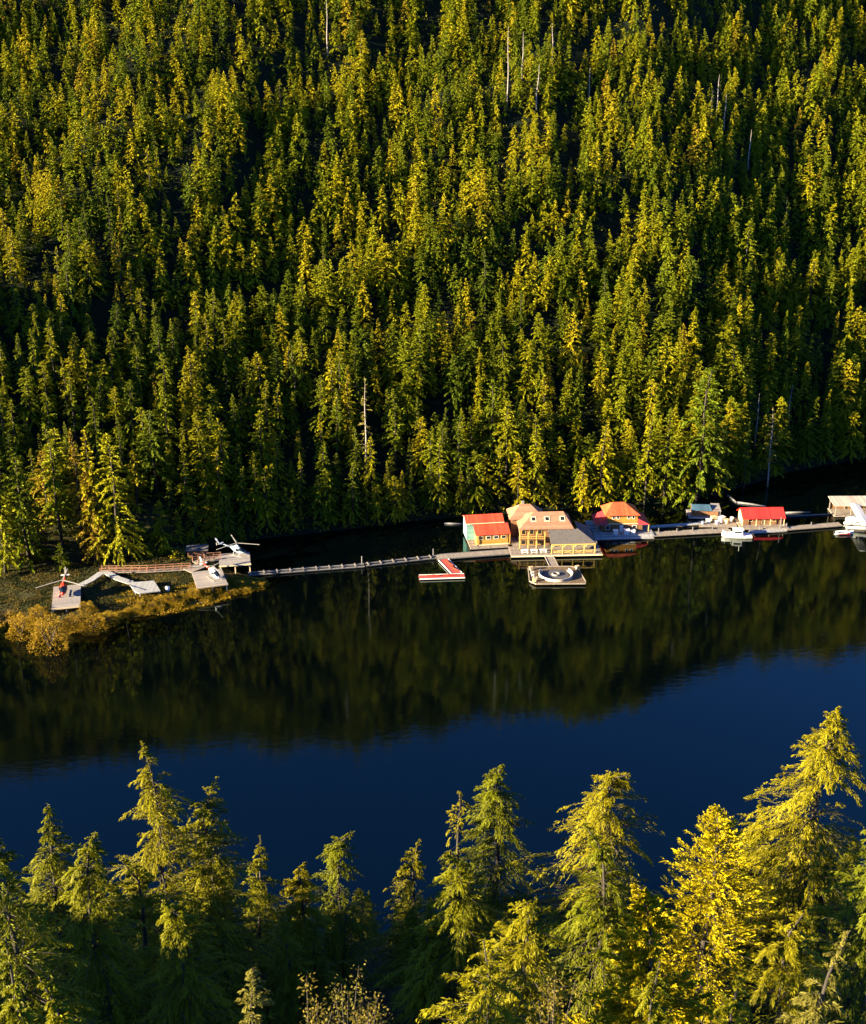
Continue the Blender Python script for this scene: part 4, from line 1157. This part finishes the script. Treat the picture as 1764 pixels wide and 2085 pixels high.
# ---- white cabin boat
def boat(p, rz, ln, label):
    t = thing('cabin_boat', label, 'boat', p, rz)
    rings = []
    for q, w, zk, zt in ((-1, 1.2, -.3, .75), (-.6, 1.35, -.4, .75), (0, 1.4, -.45, .85), (.5, 1.2, -.4, 1.0), (.82, .65, -.2, 1.2), (1, .06, .5, 1.35)):
        x = q * ln / 2; rings.append([(x, -w, zt), (x, -w * .92, .2), (x, -w * .5, zk), (x, 0, zk - .1), (x, w * .5, zk), (x, w * .92, .2), (x, w, zt), (x, w * .85, zt - .08), (x, 0, zt - .1), (x, -w * .85, zt - .08)])
    MB().loft(rings).build('hull', 'white', t)
    MB().box((-ln * .02, 0, 1.55), (ln * .34, 2.0, 1.5), taper=.9).build('cabin', 'white', t, bevel=.08)
    MB().box((-ln * .03, 0, 2.36), (ln * .36, 2.05, .1)).build('cabin_roof', 'white', t, bevel=.03)
    for s in (-1, 1): MB().box((-ln * .02, s * .955, 1.75), (ln * .24, .06, .5)).build('side_window', 'glass', t)
    MB().box((ln * .142, 0, 1.8), (.08, 1.5, .5)).build('windscreen', 'glass', t)
    MB().box((0, -1.33, .38), (ln * .66, .05, .16)).build('hull_stripe', 'red', t)
    MB().tube([(-ln * .1, .4, 2.4), (-ln * .1, .4, 4.0)], .03, 5).build('aerial', 'metal', t)
    om = MB().box((-ln / 2 - .3, 0, .7), (.5, .45, .9)); om.box((-ln / 2 - .25, 0, 0), (.2, .16, .9)); om.build('outboard_motor', 'black', t)
    rl = MB(); rl.tube([(ln * .2, -1.2, 1.6), (ln * .4, -.7, 1.75), (ln * .5, 0, 1.85), (ln * .4, .7, 1.75), (ln * .2, 1.2, 1.6)], .03, 5)
    for x, y in ((.2, -1.2), (.4, -.7), (.4, .7), (.2, 1.2)): rl.tube([(ln * x, y, 1.0), (ln * x, y, 1.7)], .025, 4)
    rl.build('bow_rail', 'metal', t)
    return t


boat(at(1500, 1093, 0), R(176), 8.2, 'white cabin boat with red stripe moored at the end of the long plank dock')


# ---- helicopters
def helicopter(p, rz, paint, label, blades, fin='white', Rr=5.6, stripe=None, grp='helicopters on the point', sc_=1.1):
    t = thing('helicopter', label, 'helicopter', p, rz, grp); t.scale = (sc_, sc_, sc_)
    st = [(2.35, 1.0, .08, .08), (2.15, 1.02, .38, .36), (1.6, 1.12, .62, .62), (.8, 1.25, .74, .80), (-.1, 1.32, .76, .88), (-.9, 1.4, .66, .74), (-1.6, 1.55, .4, .44), (-2.1, 1.62, .22, .24)]
    rg = [[(x, w * math.cos(a), zc + h_ * math.sin(a)) for a in np.linspace(0, 2 * PI, 16, endpoint=False)] for x, zc, w, h_ in st]
    MB().loft(rg).build('body', paint, t, smooth=True)
    ws = [[(x + .03, 1.02 * w * math.cos(a), zc + .02 + 1.02 * h_ * math.sin(a)) for a in np.linspace(R(12), R(168), 9)] for x, zc, w, h_ in st[1:4]]
    gl = MB(); n = 9
    gl.add([q for r_ in ws for q in r_], [(i * n + k, i * n + k + 1, (i + 1) * n + k + 1, (i + 1) * n + k) for i in range(2) for k in range(n - 1)]); gl.build('windscreen', 'glass', t, smooth=True)
    for s in (-1, 1):
        d_ = MB(); d_.box((.35, s * .765, 1.5), (.8, .05, .6)); d_.build('side_window', 'glass', t)
    MB().box((-.2, 0, 2.2), (1.5, .6, .5), taper=.6).build('engine_cowl', paint, t, bevel=.06)
    bo = MB().tube([(-1.9, 0, 1.62), (-6.0, 0, 1.95)], [.24, .11], 10).build('tail_boom', stripe or paint, t, smooth=True)
    fn = MB(); fn.add([(-5.4, -.04, 1.9), (-6.2, -.04, 1.9), (-6.7, -.04, 3.0), (-6.2, -.04, 3.0), (-5.4, .04, 1.9), (-6.2, .04, 1.9), (-6.7, .04, 3.0), (-6.2, .04, 3.0)], [(0, 1, 2, 3), (7, 6, 5, 4), (0, 4, 5, 1), (1, 5, 6, 2), (2, 6, 7, 3), (3, 7, 4, 0)]); fn.build('tail_fin', fin, t)
    MB().box((-5.0, 0, 1.9), (.5, 1.7, .05)).build('tailplane', fin, t)
    tr = MB(); tr.box((-6.1, -.2, 2.0), (.1, .03, 1.5)); tr.tube([(-6.1, -.22, 2), (-6.1, .05, 2)], .06, 6); tr.build('tail_rotor', 'blade', t)
    MB().tube([(-.2, 0, 2.3), (-.2, 0, 2.95)], .09, 8).build('rotor_mast', 'metal', t)
    MB().tube([(-.2, 0, 2.86), (-.2, 0, 3.05)], .22, 10).build('rotor_hub', 'metal', t)
    for a in blades:
        a -= rz; c, s = math.cos(a), math.sin(a); bl = MB(); n_ = 5; vs = []
        for k in range(n_):
            r_ = .25 + (Rr - .25) * k / (n_ - 1); dz = 2.97 - .10 * (k / (n_ - 1)) ** 2
            for o_ in (-.11, .11):
                for hh in (-.025, .025): vs.append((-.2 + r_ * c - o_ * s, r_ * s + o_ * c, dz + hh))
        fs = []
        for k in range(n_ - 1):
            i = k * 4; j = i + 4; fs += [(i, j, j + 1, i + 1), (i + 2, i + 3, j + 3, j + 2), (i + 1, j + 1, j + 3, i + 3), (i, i + 2, j + 2, j)]
        fs += [(0, 1, 3, 2), (4 * n_ - 4, 4 * n_ - 2, 4 * n_ - 1, 4 * n_ - 3)]
        bl.add(vs, fs).build('rotor_blade', 'blade', t)
    for s in (-1, 1):
        MB().tube([(1.9, s * 1.0, .22), (1.6, s * 1.0, .06), (-1.6, s * 1.0, .06)], .06, 7).build('skid', 'metal', t)
        for x in (.9, -.8): MB().tube([(x, s * 1.0, .08), (x, s * .5, .75)], .045, 6).build('skid_strut', 'metal', t)
    return t


def pad(px, py, z, w, d, rz, label, m='deck', legs=3):
    p = at(px, py, z)
    t = thing('helipad', label, 'helipad', p, rz, 'raised timber pads on the point')
    MB().box((0, 0, -.12), (w, d, .24)).build('pad_deck', m, t)
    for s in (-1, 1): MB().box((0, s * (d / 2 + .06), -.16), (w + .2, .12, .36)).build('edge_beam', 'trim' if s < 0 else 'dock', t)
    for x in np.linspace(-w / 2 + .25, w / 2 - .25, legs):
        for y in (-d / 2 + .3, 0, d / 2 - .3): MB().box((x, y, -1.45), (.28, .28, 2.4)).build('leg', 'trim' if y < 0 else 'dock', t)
    return t, p


rzA = R(14)
pA, _ = pad(136, 1214, 2.9, 6.6, 12.5, rzA, 'long pale timber helipad carrying the red helicopter')
helicopter(at(131, 1209, 2.9), R(-90) + rzA - R(3), 'red', 'bright red helicopter on the long pale pad, nose to the lake', (R(219), R(333), R(96)), sc_=1.22)
pB, _ = pad(427, 1177, 2.9, 7.6, 9.5, R(18), 'sunlit timber helipad with legs, carrying the white helicopter')
helicopter(at(437, 1177, 2.9), R(-52), 'white', 'white and blue grey helicopter with a red tail boom on the sunlit pad', (R(60), R(180), R(300)), stripe='red', Rr=4.6)
pC, _ = pad(478, 1138, 2.9, 8.0, 7.5, R(10), 'shaded rear helipad at the edge of the dark cove')
helicopter(at(485, 1129, 2.9), R(-28), 'navy', 'blue grey helicopter on the shaded rear pad with its three blades standing clear', (R(-8), R(222), R(112)))


def plank_walk(pts, w, z, label, m='walk', rail=False, name='boardwalk', legs=True):
    """bent walkway on stilts through several places"""
    q = [at(*p, z) for p in pts]; o = q[0]
    t = thing(name, label, 'boardwalk', o, 0, 'boardwalks on the point')
    md = MB(); lg = MB(); vs = []
    for i, p in enumerate(q):
        d = (q[min(i + 1, len(q) - 1)] - q[max(i - 1, 0)]); d.z = 0; d.normalize(); n = Vector((-d.y, d.x, 0)) * w / 2
        for s in (1, -1):
            for dz in (0, -.18): vs.append(tuple(p - o + n * s + Vector((0, 0, dz))))
    fs = [(0, 2, 3, 1), tuple((len(q) - 1) * 4 + k for k in (0, 1, 3, 2))]
    for i in range(len(q) - 1):
        a, b_ = i * 4, i * 4 + 4; fs += [(a, b_, b_ + 2, a + 2), (a + 1, a + 3, b_ + 3, b_ + 1), (a, a + 1, b_ + 1, b_), (a + 2, b_ + 2, b_ + 3, a + 3)]
    md.add(vs, fs).build('walkway_deck', m, t)
    if legs:
        for i in range(len(q) - 1):
            d = q[i + 1] - q[i]; k = max(1, int(d.length / 5))
            for j in range(k):
                p = q[i] + d * ((j + .5) / k) - o; MB().box((p.x, p.y, -.95), (.2, .2, 1.55)).build('leg', 'dock', t)
    if rail:
        for i in range(len(q) - 1):
            d = q[i + 1] - q[i]; n = Vector((-d.y, d.x, 0)).normalized() * (w / 2 - .08); rl = MB(); ang = math.atan2(d.y, d.x)
            for s in (1, -1):
                c = (q[i] + q[i + 1]) / 2 - o + n * s
                for hh in (.55, 1.12): rl.box((c.x, c.y, hh), (d.length, .09, .13), ang)
                k = max(2, int(d.length / 1.9))
                for j in range(k + 1):
                    p = q[i] + d * (j / k) - o + n * s; rl.box((p.x, p.y, .58), (.15, .15, 1.2), ang)
            rl.build('railing', 'railing', t)
    return t


plank_walk([(160, 1193), (186, 1180), (206, 1166), (216, 1164), (240, 1177), (268, 1186)], 1.9, 2.6, 'forked blue grey boardwalk linking the red helicopter pad with the small empty pad')
q = [at(*p, 2.75) for p in ((262, 1186), (314, 1182), (327, 1203), (284, 1208), (274, 1204))]; o = q[0]
t = thing('helipad', 'small empty five sided pad half in sunlight at the end of the forked boardwalk', 'helipad', o, 0, 'raised timber pads on the point')
MB().prism([(v.x - o.x, v.y - o.y) for v in reversed(q)], -.22, 0).build('pad_deck', 'walk', t)
for v in q: MB().box(((v.x - o.x) * .93 + .3, (v.y - o.y) * .93, -1.1), (.24, .24, 1.76)).build('leg', 'dock', t)
plank_walk([(206, 1163), (300, 1162), (388, 1157)], 1.7, 2.4, 'red brown railed boardwalk along the foot of the trees', 'dock', True)
plank_walk([(386, 1152), (404, 1160)], 4.5, 2.7, 'broad wooden landing between the railed boardwalk and the sunlit pad', 'dock', False)
plank_walk([(398, 1146), (422, 1138), (450, 1136)], 2.6, 2.8, 'narrow wooden walk from the landing to the shaded rear pad', 'dock', True)
sh = thing('shade_shed', 'low dark roofed shed form added for the bluish shade under the trees behind the landing', 'shed', at(402, 1131, 1.5), R(6))  # added dark form standing in for a patch of bluish shade
MB().box((0, 1.2, .6), (5.0, 2.6, 1.8)).build('wall', 'brown', sh)
MB().slab([(-2.9, -.4, 1.5), (2.9, -.4, 1.5), (2.9, 2.9, 1.9), (-2.9, 2.9, 1.9)], .12).build('roof', 'grey_roof', sh)
p = at(343, 1215, 0); p.z = hz(p.x, p.y)
dm = thing('drum', 'white drum standing alone on the golden weed of the point', 'drum', p)
MB().loft([[(r_ * math.cos(a), r_ * math.sin(a), z) for a in np.linspace(0, 2 * PI, 16, endpoint=False)] for r_, z in ((.5, 0), (.55, .1), (.55, .45), (.58, .5), (.55, .55), (.55, 1.1), (.5, 1.2))]).build('body', 'white', dm, smooth=True)
MB().tube([(0, 0, 1.2), (0, 0, 1.3)], .16, 8).build('cap', 'black', dm)

# ---- floatplane at the right edge
FP = thing('floatplane', 'white high winged floatplane cut by the right edge, nose to the sunlit dock', 'seaplane', at(1750, 1073, 0), R(174)); FP.scale = (1.12, 1.12, 1.12)
st = [(3.6, 1.9, .5, .5), (3.3, 1.92, .62, .62), (2.0, 2.0, .68, .75), (.8, 2.2, .70, .95), (-.8, 2.25, .68, .92), (-2.2, 2.15, .5, .62), (-4.2, 2.2, .25, .34), (-5.4, 2.3, .08, .2)]
MB().loft([[(x, w_ * math.cos(a), zc + h_ * math.sin(a)) for a in np.linspace(0, 2 * PI, 16, endpoint=False)] for x, zc, w_, h_ in st]).build('fuselage', 'white', FP, smooth=True)
gl = MB(); gl.slab([(1.75, -.58, 2.72), (1.75, .58, 2.72), (.95, .58, 3.2), (.95, -.58, 3.2)], .05)
gl.build('windscreen', 'glass', FP)
for s in (-1, 1): MB().box((-.1, s * .705, 2.62), (1.7, .05, .5)).build('side_window', 'glass', FP)
wg = MB(); prof = [(1.15, 0), (.85, .16), (0, .24), (-1.2, .04), (-1.2, -.02), (0, -.06), (.95, -.07)]
wg.loft([[(x * k + .2, y, 3.25 + z * k + .02 * abs(y)) for x, z in prof] for y, k in ((-7.3, .8), (-6.9, 1), (0, 1.02), (6.9, 1), (7.3, .8))]); wg.build('wing', 'white', FP)
for s in (-1, 1):
    MB().tube([(.3, s * .65, 1.75), (.3, s * 3.6, 3.2)], .06, 6).build('wing_strut', 'white', FP)
    fl = [(3.6, .02, .35), (3.1, .26, .3), (2.0, .36, .32), (0, .38, .36), (-1.0, .36, .34), (-3.2, .12, .18)]
    f_ = MB().loft([[(x, s * 1.35 + w_ * math.cos(a), .28 + (.0 if x < 2.5 else .08 * (x - 2.5)) + h_ * math.sin(a)) for a in np.linspace(0, 2 * PI, 12, endpoint=False)] for x, w_, h_ in fl]).build('float', 'white', FP, smooth=True)
    MB().box((.4, s * 1.35, .34), (5.2, .80, .12)).build('float_stripe', 'crimson_roof', f_)
    for x, x2 in ((1.5, 1.2), (-1.0, -.9)): MB().tube([(x, s * 1.35, .6), (x2, s * .5, 1.5)], .05, 6).build('float_strut', 'metal', FP)
MB().box((-4.9, 0, 2.35), (1.0, 3.8, .07)).build('tailplane', 'white', FP)
fn = MB(); fn.add([(-4.2, -.05, 2.4), (-5.6, -.05, 2.3), (-5.7, -.05, 4.0), (-5.2, -.05, 4.0), (-4.2, .05, 2.4), (-5.6, .05, 2.3), (-5.7, .05, 4.0), (-5.2, .05, 4.0)], [(0, 1, 2, 3), (7, 6, 5, 4), (0, 4, 5, 1), (1, 5, 6, 2), (2, 6, 7, 3), (3, 7, 4, 0)]); fn.build('tail_fin', 'white', FP)
pp = MB(); pp.box((3.72, 0, 1.9), (.05, .18, 2.5)); pp.tube([(3.55, 0, 1.9), (3.95, 0, 1.9)], [.22, .04], 10); pp.build('propeller', 'black', FP)
MB().box((2.2, -.695, 1.95), (2.4, .05, .16)).build('fuselage_stripe', 'crimson_roof', FP)

BH = thing('boathouse', 'open sided floating boathouse with a flat pale roof behind the floatplane', 'boathouse', at(1748, 1050, .4), R(1))
MB().box((0, 2.7, -.05), (14.2, 6.2, .25)).build('deck', 'dock', BH); float_logs(BH, -6.6, 6.6, 0, 5.4, z=-.4, n=4)
MB().slab([(-7.4, -.4, 3.3), (7.4, -.4, 3.3), (7.4, 5.8, 3.9), (-7.4, 5.8, 3.9)], .22).build('roof', 'pale_roof', BH)
for x in (-6.8, -2.3, 2.3, 6.8):
    for y, h_ in ((0, 3.1), (5.2, 3.55)): MB().box((x, y, h_ / 2 + .05), (.2, .2, h_ - .1)).build('post', 'dock', BH)
MB().box((0, 5.45, 1.6), (13.4, .12, 3.0)).build('back_wall', 'brown', BH)
p = at(1719, 1087, 0)
rb_ = thing('runabout', 'small open white runabout with a magenta stripe just left of the floatplane', 'boat', p, R(5))
rings = []
for q_, w_, zk, zt in ((-1, .85, -.1, .6), (-.5, .95, -.2, .62), (.2, .9, -.2, .7), (.7, .55, -.05, .82), (1, .05, .4, .95)):
    x = q_ * 2.7; rings.append([(x, -w_, zt), (x, -w_ * .9, .15), (x, 0, zk), (x, w_ * .9, .15), (x, w_, zt), (x, w_ * .86, zt - .04), (x, w_ * .7, .22), (x, -w_ * .7, .22), (x, -w_ * .86, zt - .04)])
MB().loft(rings).build('hull', 'white', rb_)
MB().box((-.4, -.96, .36), (3.6, .05, .2)).build('hull_stripe', 'crimson_roof', rb_)
MB().slab([(.7, -.6, .7), (.7, .6, .7), (.35, .55, 1.15), (.35, -.55, 1.15)], .04).build('windscreen', 'glass', rb_)
for x in (-.5, -1.5): MB().box((x, 0, .4), (.4, 1.25, .1)).build('seat', 'navy', rb_)
om = MB().box((-2.9, 0, .7), (.4, .36, .6)); om.box((-2.85, 0, .15), (.15, .12, .7)); om.build('outboard_motor', 'black', rb_)

# ------------------------------------------------------------------ golden growth along the point, undergrowth on the bank
def dome(seed, n, leaf=(.22, .42)):
    r = np.random.default_rng(seed)
    d = r.normal(0, 1, (n, 3)); d[:, 2] = np.abs(d[:, 2]); d /= np.linalg.norm(d, axis=1, keepdims=True)
    lump = 1 + .16 * np.sin(d[:, 0] * 7 + seed) * np.cos(d[:, 1] * 6) + .1 * np.sin(d[:, 2] * 11)
    rad = (r.uniform(.55, 1, n) ** .4) * lump
    p = d * rad[:, None] * np.array([.5, .5, 1.0])
    dr = d + r.normal(0, .5, (n, 3))
    return p, dr, r


def bush_root(seed, n, ref):
    p, dr, r = dome(seed, n)
    l = r.uniform(.03, .06, n) * ref
    V, Q = cards(p, dr, r.normal(0, 1, (n, 3)), l, l * .55, .1)
    t = thing('golden_bush', 'golden bush', 'bush', (0, 0, -500))
    mesh_obj('foliage', np_mesh('bush_foliage', V, Q, np.clip(r.uniform(.2, .9, n) , 0, 1)), 'weed', t)
    mb = MB()
    for k in range(7):
        a = k * .9; mb.tube([(0, 0, -.05), (.15 * math.cos(a), .15 * math.sin(a), .45), (.3 * math.cos(a), .3 * math.sin(a), .8)], [.03, .02, .008], 5)
    mb.build('stem', 'bark', t)
    return t


BUSH = [bush_root(400 + k, [4200, 3200, 2600][k], [.8, 1.0, 1.2][k]) for k in range(3)]
bfirst = [True] * 3
rb = random.Random(5)


def bush(k, px, py, w_, h_, label, grp='golden bushes along the shore of the point'):
    p = at(px, py, .3); z = max(hz(p.x, p.y), .1) - .15
    if bfirst[k]:
        bfirst[k] = False; t = BUSH[k]; t.location = (p.x, p.y, z); t.scale = (w_, w_, h_); t['label'] = label; t['group'] = grp; return t
    return copy_tree(BUSH[k], (p.x, p.y, z), rb.uniform(0, 6), (w_, w_, h_), label, None, grp)


bush(0, 103, 1316, 8.6, 8.0, 'largest round golden bush, in front of the red helicopter pad')
bush(1, 43, 1292, 5.8, 5.4, 'round golden bush left of the largest one at the waterline')
bush(2, 80, 1262, 5.0, 3.2, 'golden bush behind the largest one, beside the red helicopter pad')
bush(1, 150, 1276, 6.0, 3.0, 'low golden bush under the front legs of the red helicopter pad')
bush(2, 190, 1278, 7.0, 3.2, 'wide golden bush right of the red helicopter pad at the water')
bush(0, 222, 1264, 5.5, 2.6, 'golden bush in the little bay of the point')
bush(1, 178, 1252, 4.5, 2.2, 'brown gold bush close to the red helicopter pad corner')
for i in range(26):
    q_ = i / 25; px = 240 + 290 * q_ + rb.uniform(-6, 6); py = np.interp(px, [240, 340, 420, 500, 535], [1252, 1234, 1217, 1199, 1188]) + rb.uniform(-7, 3)
    bush(i % 3, px, py, rb.uniform(2.6, 4.6), rb.uniform(.8, 1.7), 'low orange gold bush in the shore fringe between the little bay and the tip', 'low orange gold bushes of the shore fringe')

# weed carpet on the rocks
n = 9000
wx = RNG.uniform(POINT[:, 0].min() + 12, POINT[:, 0].max(), n * 9); wy = RNG.uniform(POINT[:, 1].min(), POINT[:, 1].max(), n * 9)
pdv = poly_dist(wx, wy, POINT); a_, b_, _ = proj(wx, wy, 0 * wx)
front = (b_ > np.interp(a_, [0, 130, 250, 340, 420, 500, 548], [1235, 1240, 1212, 1205, 1195, 1182, 1178]))
patch = wob(wx, wy, 7, 91)
k = (pdv > -.4) & front & (a_ > -40) & (patch > -.38 + .04 * pdv) & ((a_ > 235) | ((pdv < 3) & (patch > -.1)))
wx, wy = wx[k][:n], wy[k][:n]; m_ = len(wx); wz_ = np.maximum(height(wx, wy), .05)
pp_ = np.stack([wx, wy, wz_], -1); i = np.repeat(np.arange(m_), 5)
dr = RNG.normal(0, 1, (len(i), 3)); dr[:, 2] = np.abs(dr[:, 2]) * .6 + .1
l = RNG.uniform(.25, .6, len(i))
V, Q = cards(pp_[i] + RNG.normal(0, .2, (len(i), 3)) * np.array([1, 1, .2]), dr, RNG.normal(0, .6, (len(i), 3)) + np.array([0, 0, 1]), l, l * .5, .2)
o = mesh_obj('rockweed', np_mesh('rockweed', V, Q, np.repeat(RNG.uniform(0, 1, m_), 5), np.repeat(np.clip(.5 + patch[k][:n], 0, .99), 5)), 'weed')
o['kind'] = 'stuff'; tag(o, 'golden seaweed covering the rocks along the front of the point', 'seaweed')

# grass on the point
gx3 = RNG.uniform(POINT[:, 0].min() + 10, POINT[:, 0].max(), 60000); gy3 = RNG.uniform(POINT[:, 1].min(), POINT[:, 1].max(), 60000)
a_, b_, _ = proj(gx3, gy3, 0 * gx3 + 1); gp3 = wob(gx3, gy3, 12, 97)
k = (poly_dist(gx3, gy3, POINT) > 2.0) & (a_ > -60) & (b_ > 1135) & (gp3 > -.35 + .5 * RNG.uniform(-.5, .5, 60000))
gx3, gy3 = gx3[k][:16000], gy3[k][:16000]; m_ = len(gx3); z3 = height(gx3, gy3); i = np.repeat(np.arange(m_), 4)
dr = RNG.normal(0, .6, (len(i), 3)); dr[:, 2] = 1; l = RNG.uniform(.25, .65, len(i))
V, Q = cards(np.stack([gx3, gy3, z3 - .03], -1)[i] + RNG.normal(0, .12, (len(i), 3)) * np.array([1, 1, 0]), dr, RNG.normal(0, 1, (len(i), 3)), l, l * .2, .1)
o = mesh_obj('grass', np_mesh('grass', V, Q, RNG.uniform(0, .7, len(i)), np.repeat(np.clip(.3 + gp3[k][:16000], 0, .98), 4)), 'grass')
o['kind'] = 'stuff'; tag(o, 'dull green and straw coloured grass on the flat of the point', 'grass')

# undergrowth on the bank and between the trees
gx2 = RNG.uniform(-230, 260, 60000); gy2 = RNG.uniform(225, 560, 60000); d2 = gy2 - np.interp(gx2, SX, SY)
pd2 = poly_dist(gx2, gy2, POINT)
ru = RNG.uniform(0, 1, 60000); k = (((d2 > .2) & (d2 < 9)) | ((d2 >= 9) & (d2 < 75) & (ru < .22)) | ((d2 >= 75) & (d2 < 190) & (ru < .2))) & (pd2 < -1)
a_, b_, _ = proj(gx2, gy2, 0 * gx2)
k |= (pd2 > 1) & (b_ < 1150) & (RNG.uniform(0, 1, 60000) < .8)
k &= (a_ > -250) & (a_ < 2000)
gx2, gy2 = gx2[k], gy2[k]; m_ = len(gx2); z2 = height(gx2, gy2)
i = np.repeat(np.arange(m_), 26); hh = RNG.uniform(.6, 2.6, m_)[i]
d = RNG.normal(0, 1, (len(i), 3)); d[:, 2] = np.abs(d[:, 2]); d /= np.linalg.norm(d, axis=1, keepdims=True)
p3 = np.stack([gx2, gy2, z2 - .1], -1)[i] + d * hh[:, None] * np.array([.8, .8, 1]) * RNG.uniform(.5, 1, len(i))[:, None]
l = RNG.uniform(.35, .8, len(i))
V, Q = cards(p3, d + RNG.normal(0, .6, d.shape), RNG.normal(0, 1, d.shape), l, l * .5, .15)
o = mesh_obj('undergrowth', np_mesh('undergrowth', V, Q, RNG.uniform(0, 1, len(i)), np.repeat(RNG.uniform(0, .6, m_), 26)), 'leaf')
o['kind'] = 'stuff'; tag(o, 'low green undergrowth along the bank under the conifers', 'undergrowth')
print('undergrowth clumps', m_)
